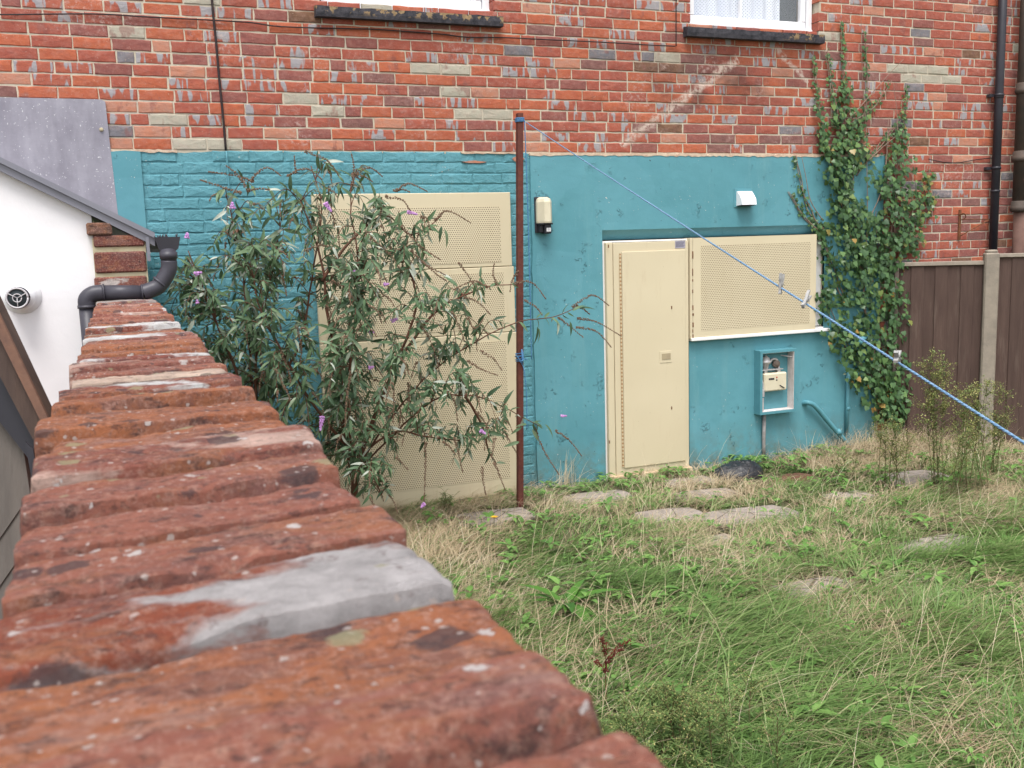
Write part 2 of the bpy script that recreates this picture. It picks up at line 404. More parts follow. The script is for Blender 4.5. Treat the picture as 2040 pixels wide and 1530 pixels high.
def cop_mat(name, c1, c2, patch=None, thr=.55, ps=5, spots=True):
    k = N(name, .92)
    v = k.map((1, 2.6, 1.5))
    c = k.mix(k.step(k.noise(16, 8, .72, v), .36, .64), c1, c2)
    c = k.mix(k.math('MULTIPLY', k.step(k.noise(8, 7, .72, v), .50, .60), .7), c, (.42, .17, .085))
    c = k.mix(k.math('MULTIPLY', k.step(k.noise(11, 8, .75, k.map((1, 2.4, 1), (4, 4, 1))), .50, .60), .62), c, (.20, .105, .10))
    c = k.mix(k.math('MULTIPLY', k.step(k.noise(34, 8, .75, v), .53, .62), .75), c, (.070, .045, .045))
    c = k.mix(k.math('MULTIPLY', k.step(k.noise(6, 6, .7, k.map((1, 3, 1), (8, 2, 6))), .58, .66), .5), c, (.46, .28, .24))
    c = k.mix(k.math('MULTIPLY', k.step(k.noise(60, 6, .75), .57, .66), .7), c, (.55, .30, .22))
    c = k.mix(k.math('MULTIPLY', k.step(k.noise(150, 6, .8), .50, .62), .5), c, (.56, .34, .27)); c = k.mix(k.math('MULTIPLY', k.step(k.noise(130, 6, .8, k.map((1, 1, 1), (5, 5, 5))), .54, .62), .6), c, (.12, .06, .05))
    if patch:
        m = k.step(k.noise(ps, 7, .62, k.map((1, 2.2, 2.2), (3, 1, 7))), thr, thr+.05)
        c = k.mix(m, c, k.mix(k.step(k.noise(26, 7, .75), .35, .65), tuple(x*.75 for x in patch), tuple(min(.8, x*1.35) for x in patch)))
        c = k.mix(k.math('MULTIPLY', k.step(k.noise(45, 6, .75), .58, .66), .6), c, (.17, .10, .09))
    if spots:
        def spot(sc, loc, thr_, rad, col, op, wobs=.30):
            mp = k.map((1, 1.2, 1), loc); d_ = k.vor(sc, mp); se = k.sep(k.vor(sc, mp, 'Color'))
            wob = k.math('MULTIPLY', k.math('SUBTRACT', k.noise(sc*3.2, 5, .7), .5), wobs*2)
            rr = k.math('MULTIPLY', se[1], rad); dd = k.math('ADD', k.math('DIVIDE', k.math('ADD', d_, wob), k.math('ADD', rr, .03)), 0.)
            return k.mix(k.math('MULTIPLY', k.math('MULTIPLY', k.ramp(dd, [(.75, 1.), (1., 0.)]), k.math('GREATER_THAN', se[0], thr_)), op), c, col)
        c = spot(26, (7, 2, 5), .55, .50, (.085, .06, .065), .75)
        c = spot(40, (1, 2, 3), .84, .24, (.66, .60, .58), .92, .55)
        c = spot(120, (0, 0, 0), .62, .30, (.62, .53, .49), .8, .4)
        c = spot(30, (3, 9, 1), .86, .40, (.40, .37, .22), .7)
    k.col(c)
    b = k.bump(k.noise(42, 10, .78, v), .012, 1.); k.bump(k.noise(190, 8, .8), .005, 1., b)
    return k.mat
COP = {
 'red': cop_mat('worn red coping brick', (.41, .155, .105), (.31, .112, .085)),
 'orange': cop_mat('worn orange coping brick', (.47, .175, .080), (.37, .125, .065)),
 'salmon': cop_mat('coping brick with salmon bloom', (.34, .12, .085), (.27, .09, .07), (.56, .38, .32), .53, 5),
 'mortar': cop_mat('coping brick with grey mortar smear', (.34, .095, .05), (.26, .07, .045), (.46, .43, .43), .47, 3.2),
 'mauve': cop_mat('mauve coping brick', (.26, .12, .11), (.21, .095, .10), (.34, .30, .28), .48, 4),
 'pale': cop_mat('pale peach coping brick', (.36, .13, .08), (.30, .10, .06), (.64, .46, .37), .40, 4),
 'white': cop_mat('coping brick with white lime bloom', (.32, .085, .055), (.25, .07, .05), (.68, .62, .60), .50, 5),
 'brown': cop_mat('brown grey coping brick', (.21, .10, .075), (.17, .10, .08), (.30, .27, .22), .5, 5)}
COPM = simple('mossy coping mortar', (.085, .075, .062), (.22, .20, .13), 9, .95, .9, 70)
CAPM = simple('pale lichen mortar capping', (.50, .45, .32), (.38, .32, .20), 12, .95, .9, 70)

def leaf_mat(name, stops, back, rough=.5, tl=.25, use_attr=True):
    k = N(name, rough); v = k.attr() if use_attr else k.rnd()
    c = k.ramp(v, stops); c = k.mix(k.math('MULTIPLY', k.noise(40, 3), .35), c, tuple(x*.6 for x in stops[0][1]))
    if back: c = k.mix(k.geo.outputs['Backfacing'], c, back)
    k.col(c); t = k.new('ShaderNodeBsdfTranslucent'); m = k.new('ShaderNodeMixShader'); m.inputs[0].default_value = tl
    k.L(c, t.inputs[0]); k.L(k.b.outputs[0], m.inputs[1]); k.L(t.outputs[0], m.inputs[2]); k.L(m.outputs[0], k.n['Material Output'].inputs[0]); return k.mat
BST = [(0., (.055, .10, .055)), (.35, (.095, .165, .082)), (.65, (.145, .235, .115)), (.88, (.25, .32, .20)), (1., (.52, .56, .48))]
BUD = leaf_mat('buddleia leaf', BST, (.32, .37, .29)); BUDI = leaf_mat('buddleia leaf single', BST, (.32, .37, .29), use_attr=False)
IST = [(0., (.042, .092, .038)), (.5, (.078, .155, .055)), (.8, (.14, .24, .075)), (.96, (.19, .25, .07)), (1., (.34, .20, .05))]
IVY = leaf_mat('ivy leaf', IST, None, .35, .12); IVYI = leaf_mat('ivy leaf single', IST, None, .35, .12, False)
GRASS = leaf_mat('green grass blade', [(0., (.105, .195, .055)), (.5, (.19, .31, .090)), (.8, (.30, .40, .15)), (1., (.48, .48, .26))], None, .45, .4)
STRAW = leaf_mat('dry grass blade', [(0., (.32, .23, .14)), (.5, (.52, .42, .27)), (.85, (.64, .54, .38)), (1., (.72, .64, .50))], None, .7, .2)
WEED = leaf_mat('broad weed leaf', [(0., (.09, .20, .045)), (.5, (.14, .28, .065)), (1., (.22, .38, .10))], None, .45, .25)
SPRAY = leaf_mat('pale weed leaf', [(0., (.09, .17, .05)), (.5, (.17, .25, .08)), (.8, (.34, .34, .12)), (1., (.52, .44, .18))], None, .6, .25)
DEADM = simple('dead flower spike', (.21, .13, .085), (.13, .085, .058), 60, .9)
PURP = simple('lilac florets', (.46, .20, .52), (.60, .36, .64), 90, .7)
STEM = simple('reddish brown stem', (.14, .055, .035), (.09, .05, .03), 30, .8)
IVYST = simple('ivy stem', (.30, .22, .17), (.20, .13, .10), 30, .9)
STEMG = simple('green weed stem', (.10, .14, .05), (.16, .09, .05), 30, .8)

# ------------------------------------------------------------------ leaf and blade builders
def lance(nst=5, wd=.13, fold=.05, droop=.18):           # a lanceolate leaf along +X, unit length
    V = []; T = []
    ts = np.linspace(0, 1, nst)
    for i, t in enumerate(ts):
        ww = wd*math.sin(math.pi*min(1, t**.75))**.8 if 0 < t < 1 else 0.002
        z = -droop*t*t
        V += [(t, -ww, z+fold*ww/wd), (t, 0, z), (t, ww, z+fold*ww/wd)]
    for i in range(nst-1):
        a = i*3
        for k in (0, 1): T += [(a+k, a+3+k, a+4+k), (a+k, a+4+k, a+1+k)]
    return np.array(V), np.array(T)
def ivyleaf():
    P = [(0, 0), (-.08, .30), (.10, .52), (.38, .36), (.55, .42), (.62, .22), (1.0, 0), (.62, -.22), (.55, -.42), (.38, -.36), (.10, -.52), (-.08, -.30)]
    V = [(.3, 0, 0)]+[(x, y, -.10*abs(y)-.12*max(0, x-.4)) for x, y in P]; n = len(P)
    return np.array(V), np.array([(0, 1+(i+1) % n, 1+i) for i in range(n)])[:, ::-1]
def frames(d, up):
    d = d/np.linalg.norm(d, axis=1, keepdims=True); s_ = np.cross(up, d); s_ /= np.maximum(np.linalg.norm(s_, axis=1, keepdims=True), 1e-6)
    return d, s_, np.cross(d, s_)
def scatter(name, tmpl, pos, d, up, sc, tint, mat, parent=None, smooth=True):
    V, T = tmpl; x, y, z = frames(d, up); sc = sc[:, None, None]
    P = pos[:, None, :] + sc*(V[None, :, 0:1]*x[:, None, :] + V[None, :, 1:2]*y[:, None, :] + V[None, :, 2:3]*z[:, None, :])
    n, k = len(pos), len(V); F = (T[None]+(np.arange(n)*k)[:, None, None]).reshape(-1, 3)
    me = raw_mesh(name, P.reshape(-1, 3), F, np.repeat(tint, k), [mat], smooth)
    return obj_raw(name, me, parent)
def singles(name, tmpl, pos, d, up, sc, mat, parent):
    V, T = tmpl; base = raw_mesh(name, V, T, None, [mat], True); x, y, z = frames(d, up)
    inv = Matrix.Translation(-WL.get(parent.name, Vector()))
    for i in range(len(pos)):
        o = bpy.data.objects.new(name, base); C.objects.link(o); o.parent = parent; o.matrix_parent_inverse = inv
        M = np.eye(4); M[:3, 0] = x[i]*sc[i]; M[:3, 1] = y[i]*sc[i]; M[:3, 2] = z[i]*sc[i]; M[:3, 3] = pos[i]
        o.matrix_basis = Matrix(M.tolist())
def blades(root, h, wd, az, lean, tint, seed=0):         # curved grass blades -> verts, tris, tint
    n = len(root); r = np.random.default_rng(seed)
    dx = np.stack([np.cos(az), np.sin(az), np.zeros(n)], 1); sx = np.stack([-np.sin(az), np.cos(az), np.zeros(n)], 1)
    tw = r.uniform(-.9, .9, n)[:, None]; sx = sx*np.cos(tw)+dx*np.sin(tw)*.6
    Ls = []
    for t, ww in ((0, 1.), (.3, .95), (.62, .75), (.85, .45), (1., 0)):
        up = h*(t*(1-.25*lean)-np.maximum(lean-.35, 0)*t*t*.72); out = h*lean*t**1.7*.95
        c = root + dx*out[:, None]; c = c.copy(); c[:, 2] = root[:, 2]+np.maximum(up, .004+.02*t)
        if ww > 0: Ls += [c-sx*(wd*ww*.5)[:, None], c+sx*(wd*ww*.5)[:, None]]
        else: Ls.append(c)
    V = np.stack(Ls, 1); k = V.shape[1]; T0 = []
    for i in range(3): a = i*2; T0 += [(a, a+1, a+3), (a, a+3, a+2)]
    T0.append((6, 7, 8)); T0 = np.array(T0)
    return V.reshape(-1, 3), (T0[None]+(np.arange(n)*k)[:, None, None]).reshape(-1, 3), np.repeat(tint, k)

# ================================================================== GROUND
def gh(x, y): return .006*math.sin(x*1.7+1)*math.sin(y*1.3)+.003*math.sin(x*5+y*3.1)
gx = np.linspace(-2.6, 6, 80); gy = np.linspace(-8, 0.02, 75)
V = []; T = []
for y in gy:
    for x in gx:
        e = min(1, (x+2.6)/.4, (6-x)/.4, (y+8)/.4, (-y+.02)/.3); V.append((x, y, gh(x, y)*max(0, e)-.002))
nx_ = len(gx)
for j in range(len(gy)-1):
    for i in range(nx_-1): a = j*nx_+i; T += [(a, a+1, a+nx_+1), (a, a+nx_+1, a+nx_)]
b0 = len(V)
R = 250
ring = [(-R, -R), (R, -R), (R, R), (-R, R)]; V += [(x, y, -.03) for x, y in ring]
T += [(b0, b0+1, b0+2), (b0, b0+2, b0+3)]
ground = obj_raw('ground', raw_mesh('ground', V, T, None, [GROUND], True)); ground['kind'] = 'structure'

slab_px = [(1372, 958, .34, .20), (1405, 987, .42, .24), (1190, 990, .44, .26), (1340, 1030, .40, .34), (1492, 1028, .60, .34), (1428, 1080, .24, .20),
           (1872, 1090, .54, .32), (985, 1030, .46, .30), (1625, 1172, .36, .22), (1820, 955, .50, .38), (1690, 990, .30, .24)]
slabs = []
for i, (px, py, sx, sy) in enumerate(slab_px):
    c = G(px, py, .01); mb = MB(); a = random.uniform(-.10, .10)-.05; sx *= 1.2; sy *= 1.15; ring_ = []
    for (u, v) in ((-1, -1), (-.5, -1), (0, -1), (.45, -1), (1, -1), (1, -.4), (1, .3), (1, 1), (.3, 1), (-.3, 1), (-1, 1), (-1, .4), (-1, -.3)):
        x, y = u*sx/2+random.uniform(-.012, .012), v*sy/2+random.uniform(-.012, .012)
        if abs(u) == 1 and abs(v) == 1: q = random.uniform(.80, .97); x *= q; y *= q
        ring_.append((c.x+x*math.cos(a)-y*math.sin(a), c.y+x*math.sin(a)+y*math.cos(a)))
    n = len(ring_); z = .016+random.uniform(-.003, .003); tx, ty = random.uniform(-.02, .02), random.uniform(-.02, .02)
    zz = lambda x, y: z+(x-c.x)*tx+(y-c.y)*ty
    mb.add([(x, y, -.03) for x, y in ring_]+[(x, y, zz(x, y)-.007) for x, y in ring_]+[(c.x+(x-c.x)*.97, c.y+(y-c.y)*.97, zz(x, y)) for x, y in ring_],
           [(k, (k+1) % n, n+(k+1) % n, n+k) for k in range(n)]+[(n+k, n+(k+1) % n, 2*n+(k+1) % n, 2*n+k) for k in range(n)]+[tuple(2*n+k for k in range(n))])
    mb.build('paving_slab', SLAB, ground); slabs.append((c.x, c.y, sx*.56, sy*.58))

# ================================================================== THE HOUSE WALL
house = thing('brick_house', (1, .4, 0), 'red brick house wall across the yard, its lower part painted teal', 'house')
ZB = 2.53; XL, XR = -4.4, 5.6; XT = W(1760, 303).x
WIN = [(-1.385, -.165, 3.475, 4.75), (1.45, 2.655, 3.475, 4.75)]
def holes(xs0, xs1, z0, z1, rects, y0, y1, mb, m=0):     # slab with rectangular openings
    xs = sorted({xs0, xs1, *[min(max(v, xs0), xs1) for r in rects for v in r[:2]]}); zs = sorted({z0, z1, *[min(max(v, z0), z1) for r in rects for v in r[2:]]})
    for i in range(len(xs)-1):
        for j in range(len(zs)-1):
            cx_, cz_ = (xs[i]+xs[i+1])/2, (zs[j]+zs[j+1])/2
            if any(r[0] < cx_ < r[1] and r[2] < cz_ < r[3] for r in rects): continue
            mb.box((xs[i], y0, zs[j]), (xs[i+1], y1, zs[j+1]), m)
mb = MB(); holes(XL, XR, -.2, 5.4, [(a-.012, b+.012, c-.012, d+.012) for a, b, c, d in WIN]+[(.66, 2.73, -.3, 1.95)], 0, .30, mb)
mb.box((XL, .30, -.2), (XR, .34, 5.4)); wall = mb.build('wall', MORTAR, house)

# list of all bricks: x0, x1, z0, material index, proud
bricks = []
def rowbricks(z, x0, x1, off, skips):
    x = x0-off
    while x < x1:
        L = .225+random.uniform(-.012, .010)
        if random.random() < .06: L *= .5
        a, b = x+.004, x+L-.004; x += L
        segs = [(max(a, x0), min(b, x1))]
        for (s0, s1, t0, t1) in skips:
            if t0 < z+.0325 < t1:
                ns = []
                for (p, q) in segs:
                    if q <= s0 or p >= s1: ns.append((p, q))
                    else:
                        if p < s0: ns.append((p, s0))
                        if q > s1: ns.append((s1, q))
                segs = ns
        for (p, q) in segs:
            if q-p > .03: yield p, q
z = ZB+.006; r_ = 0; REVEAL = []
while z < 5.3:
    zc = z+.0325
    for (p, q) in rowbricks(z, XL, XR, (r_ % 2)*.112+random.uniform(-.02, .02), WIN+[(-4.4, -2.80, 0, 2.83)]):
        m = random.choices(range(9), BW)[0]
        if p < 0 and m in (3, 4) and random.random() < .5: m = 0
        if p > 2.6 and m == 0 and random.random() < .6: m = 1
        near = min([abs(p-w_[1]) for w_ in WIN]+[abs(q-w_[0]) for w_ in WIN]) < .004 and z > 3.4
        bricks.append((p, q, z, m, random.uniform(.002, .007), near))
    z += .075; r_ += 1
z = ZB-.075+.006; r_ = 1
while z > -.1:                                            # bare brick right of the painted part
    for (p, q) in rowbricks(z, XT, XR, (r_ % 2)*.112, []):
        bricks.append((p, q, z, random.choices(range(9), [.1, .34, .2, .08, .05, .18, .05, .01, .05])[0], random.uniform(.002, .007), False))
    for (p, q) in rowbricks(z, -2.80, .055, (r_ % 2)*.112+random.uniform(-.02, .02), [(-1.60, -.13, -1, 2.10), (-2.80, -2.60, -1, 3)]):
        if random.random() < .03: continue
        bricks.append((p, q, z, 9, random.uniform(.0035, .0085), False))
    z -= .075; r_ += 1
# deliberate cement repairs seen in the photograph
for (px, py, wpx, m) in [(862, 142, 128, 7), (902, 184, 60, 7), (610, 198, 70, 7), (660, 222, 80, 7), (326, 240, 82, 7), (410, 287, 78, 7), (1829, 134, 86, 7), (1850, 155, 90, 7), (1338, 119, 40, 7), (960, 229, 60, 7), (262, 68, 55, 7), (1286, 117, 48, 8), (238, 260, 36, 8), (1310, 136, 46, 4), (395, 5, 60, 7), (1660, 70, 45, 7)]:
    c = W(px, py)
    for i, b in enumerate(bricks):
        if b[2]-.005 < c.z < b[2]+.07 and b[3] != 9:
            w2 = W(px+wpx/2, py).x; w1 = W(px-wpx/2, py).x
            if b[0] < c.x < b[1] or (b[1] > w1+.07 and b[0] < w2-.07): bricks[i] = b[:3]+(m,)+b[4:]
BMAT = BM+[TEALB]
def brick_geo(L, H, D, y0, seed, rough=1.):
    r = random.Random(seed); n = 4; hx, hz = L/2, H/2; j = .0022*rough
    out = []
    for k in range(n): out.append((-hx+L*k/n, -hz))
    for k in range(2): out.append((hx, -hz+H*k/2))
    for k in range(n): out.append((hx-L*k/n, hz))
    for k in range(2): out.append((-hx, hz-H*k/2))
    out = [(x+r.uniform(-j, j), z+r.uniform(-j, j)) for x, z in out]; m = len(out)
    v = [(x, D, z) for x, z in out]+[(x, y0+.004, z) for x, z in out]
    v += [(x-math.copysign(min(.006, abs(x)), x), y0+r.uniform(-.0012, .0012), z-math.copysign(.005, z) if abs(z) > .01 else z) for x, z in out]
    f = [(k, (k+1) % m, m+(k+1) % m, m+k) for k in range(m)]+[(m+k, m+(k+1) % m, 2*m+(k+1) % m, 2*m+k) for k in range(m)]
    b = len(v); v.append((0, y0-r.uniform(0, .002)*rough, 0)); f += [(2*m+k, 2*m+(k+1) % m, b) for k in range(m)]
    return v, f
def inview(b):
    c = Vector(((b[0]+b[1])/2, 0, b[2]+.03)); d = np.array(c)-CAM; x = 1020+FPX*(d@_r)/(d@_f); y = 765-FPX*(d@_u)/(d@_f)
    return -10 < x < 2050 and -5 < y < 1500
order = sorted(range(len(bricks)), key=lambda i: (not inview(bricks[i]), (bricks[i][0]+bricks[i][1])/2))
indiv = set(i for i in order if inview(bricks[i]) and (bricks[i][3] != 9 or bricks[i][2] > 1.9))
indiv = set(sorted(indiv, key=lambda i: (-(bricks[i][1]-bricks[i][0])/(((bricks[i][0]+bricks[i][1])/2-CAM[0])**2+46)))[:300])
vm = []
for s_ in range(10):
    v, f = brick_geo(.215, .0668, .02, 0, s_); m_ = MB(); m_.add(v, f); me = m_.mesh('brick', [RED]); vm.append(me)
vmt = []
for s_ in range(5):
    v, f = brick_geo(.215, .067, .02, 0, 50+s_, 1.6); m_ = MB(); m_.add(v, f); vmt.append(m_.mesh('brick', [TEALB]))
sb = MB()
for i, (p, q, z, m, pr, near) in enumerate(bricks):
    if i in indiv and not near:
        o = bpy.data.objects.new('brick', random.choice(vmt if m == 9 else vm)); C.objects.link(o); o.parent = wall
        o.matrix_parent_inverse = Matrix()
        o.location = ((p+q)/2, -pr, z+.0325); o.scale = ((q-p)/.215, 1, 1)
        o.material_slots[0].link = 'OBJECT'; o.material_slots[0].material = BMAT[m]
    else:
        v, f = brick_geo(q-p, .0668, .11 if near else .02, 0, i, 1.6 if m == 9 else 1.)
        sb.add([(x+(p+q)/2, y-pr, zz+z+.0325) for x, y, zz in v], f, m)
o = sb.build('brickwork', BMAT, wall); o['kind'] = 'stuff'

# teal paint on brick (slab over the joints, ragged top), smooth strip, render zone with door and window opening
mb = MB(); top = []; x = -2.757
while x < .075: top.append((x, ZB-.012+random.uniform(-.006, .010))); x += random.uniform(.03, .09)
top.append((.085, ZB-.01))
mb.prism([(-2.757, -.1), (.085, -.1)]+top[::-1], 1, -.0012, .012); mb.build('painted_joints', TEALB, house)
mb = MB(); mb.prism([(-2.765, -.1), (-2.592, -.1), (-2.588, ZB-.01), (-2.68, ZB-.004), (-2.765, ZB-.012)], 1, -.018, .0); mb.build('plaster_strip', TEAL, house)
YR = -.022; DL, DR, SIL = .655, 1.415, 1.095; WR = 2.735; HD = 1.955
mb = MB()
e = [(.072+random.uniform(-.006, .006), t) for t in np.arange(-.1, ZB, .11)]
mb.prism([(DL, -.1), (DL, HD)]+[(.075, HD)]+[p for p in e if p[1] < HD][::-1], 1, YR, .01)
mb.prism([(.075, HD), (.078, ZB-.012), (1.0, ZB-.016), (2.2, ZB-.012), (XT, ZB-.010), (XT-.01, HD)][::-1], 1, YR, .01)
mb.prism([(WR, SIL-.03), (WR, HD), (XT-.01, HD), (XT-.03, 1.2), (XT-.02, SIL-.03)][::-1], 1, YR, .01)
mb.prism([(DR, -.1), (DR, SIL-.03), (XT-.02, SIL-.03), (XT-.05, .4), (XT-.06, -.1)][::-1], 1, YR, .01)
mb.add([(DL, YR, HD), (WR, YR, HD), (WR, .055, HD-.075), (DL, .055, HD-.075)], [(0, 1, 2, 3)])
mb.add([(DL, YR, HD), (DL, .055, HD-.075), (DL, .055, -.1), (DL, YR, -.1)], [(0, 1, 2, 3)])
mb.add([(WR, YR, HD), (WR, YR, SIL-.03), (WR, .055, SIL-.03), (WR, .055, HD-.075)], [(0, 1, 2, 3)])
mb.add([(DR, YR, SIL-.03), (DR, YR, -.1), (DR, .055, -.1), (DR, .055, SIL-.03)], [(0, 1, 2, 3)])
mb.add([(DL, .055, HD-.075), (WR, .055, HD-.075), (WR, .055, HD+.05), (DL, .055, HD+.05)], [(0, 1, 2, 3)])
mb.build('rendered_wall', TEAL, house)
# ragged cream ridge left where the render stops
for (x0, x1, zz, hh) in ((.075, XT-.04, ZB-.016, .014), (-2.76, -2.35, ZB-.008, .012), (-.45, .05, ZB-.006, .010)):
    mb = MB(); xs = np.arange(x0, x1, .028); up = [(x, zz+random.uniform(.2, 1.3)*hh) for x in xs]; dn = [(x, zz-random.uniform(.1, .9)*hh) for x in xs]
    mb.prism(dn+up[::-1], 1, YR-.003 if x0 > 0 else -.014, .0); mb.build('mortar_ridge', SCOFF, house)
# grey board on the wall above the neighbour's roof
mb = MB(); a, b, c = W(208, 200), W(222, 302), W(236, 436)
mb.prism([(XL, 1.5), (c.x-.005, 1.5), (c.x, c.z), (b.x-.004, b.z), (a.x+.004, a.z-.01), (a.x-.02, a.z+.003), (XL, 2.83)], 1, -.020, .0)
bd = mb.build('flashing_board', LEAD, house); mb = MB(); mb.lathe(W(202, 259)+Vector((0, -.03, 0)), (0, 1, 0), [(0, .004), (.002, .011), (.012, .013)], 14); mb.build('screw_cap', CAPM, bd)

for (px, py, w_, h_) in ((465, 462, .075, .028), (545, 487, .06, .02), (1030, 317, .05, .022), (945, 323, .09, .010)):
    c = W(px, py); mb = MB(); n = 12; ring_ = [(c.x+w_*math.cos(2*math.pi*k/n)*random.uniform(.6, 1.1), c.z+h_*math.sin(2*math.pi*k/n)*random.uniform(.6, 1.1)) for k in range(n)]
    mb.prism(ring_, 1, -.0135, -.002); mb.build('bare_brick_patch', PINK if px != 545 else DEEP, house)
# windows
for wi, (x0, x1, z0, z1) in enumerate(WIN):
    win = MB(); yf = .075
    def fr(a, b, c, d, y0, y1): win.box((a, y0, c), (b, y1, d), ch=.004)
    fr(x0, x1, z0, z0+.055, yf-.01, yf+.07); fr(x0, x0+.05, z0+.055, z1, yf, yf+.07); fr(x1-.05, x1, z0+.055, z1, yf, yf+.07); fr(x0+.05, x1-.05, z1-.05, z1, yf, yf+.07)
    wf = win.build('window', PVC, house)
    sx0, sx1 = x0+(.02 if wi else .06), x1-.10
    mb = MB(); mb.box((sx0+.035, yf+.012, z0+.0555), (sx1+.045, yf+.06, z0+.115), ch=.006); mb.box((sx1, yf+.012, z0+.1155), (sx1+.045, yf+.06, z1-.051), ch=.006)
    mb.box((sx0+.035, yf+.012, z0+.1155), (sx0+.075, yf+.06, z1-.051), ch=.006)
    if wi: cxm = W(1476, 20, .1).x; mb.box((cxm-.010, yf+.018, z0+.1155), (cxm+.010, yf+.05, z1-.051), ch=.004)
    mb.build('sash', PVC, wf)
    mb = MB(); mb.box((sx0+.075, yf+.040, z0+.1152), (sx1, yf+.044, z1-.051)); mb.build('pane', GLASS, wf)
    mb = MB(); xs = np.linspace(x0+.05, x1-(.235 if wi else .05), 60); v = [(x, yf+.11+.010*math.sin(i*.9)+.006*math.sin(i*.37), zz) for zz in (z0+.06, z1) for i, x in enumerate(xs)]
    mb.add(v, [(i, i+1, 60+i+1, 60+i) for i in range(59)], 0, True); mb.build('net_curtain', NET, wf)
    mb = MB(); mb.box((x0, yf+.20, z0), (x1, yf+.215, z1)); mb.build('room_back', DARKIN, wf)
    l, r2 = ((-1.44, -.118) if wi == 0 else (1.385, 2.675)); zb = 3.392 if wi == 0 else 3.40
    nseg = 40; mb = MB()
    for k in range(nseg):
        a = l+(r2-l)*k/nseg; b = l+(r2-l)*(k+1)/nseg
    prof = lambda x: [(-.065, zb), (-.068+.004*mn.noise(Vector((x*9, 1, 0))), zb+.03), (-.066+.005*mn.noise(Vector((x*14, 3, 0))), zb+.066+.005*mn.noise(Vector((x*11, 0, wi)))), (yf-.011, zb+.083), (yf-.011, zb)]
    xs = np.linspace(l, r2, nseg); v = [(x, y, zz) for x in xs for (y, zz) in prof(x)]
    f = [(i*5+k, i*5+(k+1) % 5, (i+1)*5+(k+1) % 5, (i+1)*5+k) for i in range(nseg-1) for k in range(5)]+[tuple(range(5)), tuple((nseg-1)*5+k for k in range(5))]
    mb.add(v, f); mb.build('window_sill', SILLM, wf)

# security door
door = MB(); zt = HD-.082
door.box((DL+.002, -.012, .0), (DL+.018, .05, zt)); door.box((DL+.018, -.012, zt-.012), (DR-.018, .05, zt)); door.box((DR-.018, -.012, SIL), (DR-.002, .05, zt))
door = door.build('door_surround', WHITE, house)
mb = MB(); dy = -.045
mb.box((DL+.019, dy+.0, .02), (DL+.075, .03, zt-.014), ch=.003)      # outer jamb
mb.box((DL+.078, dy-.006, .015), (DR-.02, .03, zt-.016), ch=.003)    # back plate
mb.build('door_frame', CREAM, door)
mb = MB(); mb.box((.80, dy-.016, .10), (DR-.055, dy-.007, zt-.085), ch=.003); mb.box((DL+.13, dy-.013, zt-.10), (.785, dy-.0065, zt-.095))
leaf = mb.build('door_leaf', CREAM, door)
mb = MB(); mb.box((DL+.126, dy-.017, .11), (DL+.139, dy-.007, zt-.10), ch=.002); mb.build('hinge', HINGE, door)
c1, c2 = W(1312, 700, dy), W(1336, 721, dy)
mb = MB(); mb.box((c1.x, dy-.019, c2.z), (c2.x, dy-.0165, c1.z), ch=.001); lk = mb.build('lock_plate', CREAM, door)
mb = MB(); mb.box((c1.x+.018, dy-.0215, c2.z+.025), (c2.x-.012, dy-.0193, c1.z-.018)); mb.build('lock_slot', simple('shadowed cream', (.38, .31, .20), (.32, .26, .17), 20, .5), lk)
c1, c2 = W(1344, 480, dy), W(1364, 494, dy)
STK = MB(); STK.box((c1.x, dy-.0085, c2.z), (c2.x, dy-.0065, c1.z), 0)
LBLG = simple('sticker grey', (.30, .28, .34), (.36, .34, .40), 40, .5); LBLD = simple('sticker print', (.10, .09, .13), (.13, .12, .16), 90, .5)
for k in range(5):
    zz = c1.z-.008-k*.0085; STK.box((c1.x+.004, dy-.0092, zz-.0035), (c2.x-.004-(k % 3)*.008, dy-.0086, zz), 1)
STK.build('label_sticker', [LBLG, LBLD], door)
mb = MB(); mb.box((DL+.02, -.075, -.02), (DR+.0, .02, .045), ch=.004); mb.build('threshold', PINE, door)
for (px, py) in ((1338, 612), (1338, 812), (1212, 490), (1214, 880)):
    p = W(px, py, dy-.016); mb = MB(); mb.box((p.x-.004, p.y-.003, p.z-.014), (p.x+.004, p.y+.001, p.z+.010)); mb.build('rust_spot', RUST, door)
mb = MB(); mb.box((DR+.001, -.018, -.05), (DR+.010, .0, SIL-.04)); mb.build('dark_gap', DARKIN, door)

# boarded window: perforated screen, white sill, pine batten
bw = thing('boarded_window', W(1500, 660, -.03), 'small window beside the cream door, boarded with one perforated cream sheet above a white sill', 'window screen')
a, b = W(1380, 474, -.06), W(1624, 656, -.06)
mb = MB(); mb.box((a.x, -.062, b.z), (b.x, -.058, a.z)); mb.build('rim_sheet', CREAM, bw)
a2, b2 = W(1396, 490, -.06), W(1612, 644, -.06)
mb = MB(); mb.box((a2.x, -.0632, b2.z), (b2.x, -.0621, a2.z)); mb.build('perforated_sheet', PERF, bw)
mb = MB(); mb.box((a.x-.024, -.060, b.z-.004), (a.x-.001, .03, a.z), ch=.002); mb.build('side_flange', CREAM, bw)
mb = MB()
zz = b.z
while zz < a.z-.03:
    if random.random() < .6:
        h_ = random.uniform(.015, .07); w_ = random.uniform(.003, .009); mb.box((a.x-.006, -.0645, zz), (a.x+w_-.003, -.0615, zz+h_))
    zz += .045
mb.build('rust_edge', RUST, bw)
mb = MB(); mb.box((DR-.003, -.07, SIL-.032), (2.765, .04, SIL-.006), ch=.004); mb.box((DR+.0, -.04, SIL-.0055), (DR+.16, .04, SIL+.014), ch=.002); mb.box((2.30, -.03, SIL-.0055), (2.73, .04, SIL+.006)); mb.build('sill', WHITE, bw)
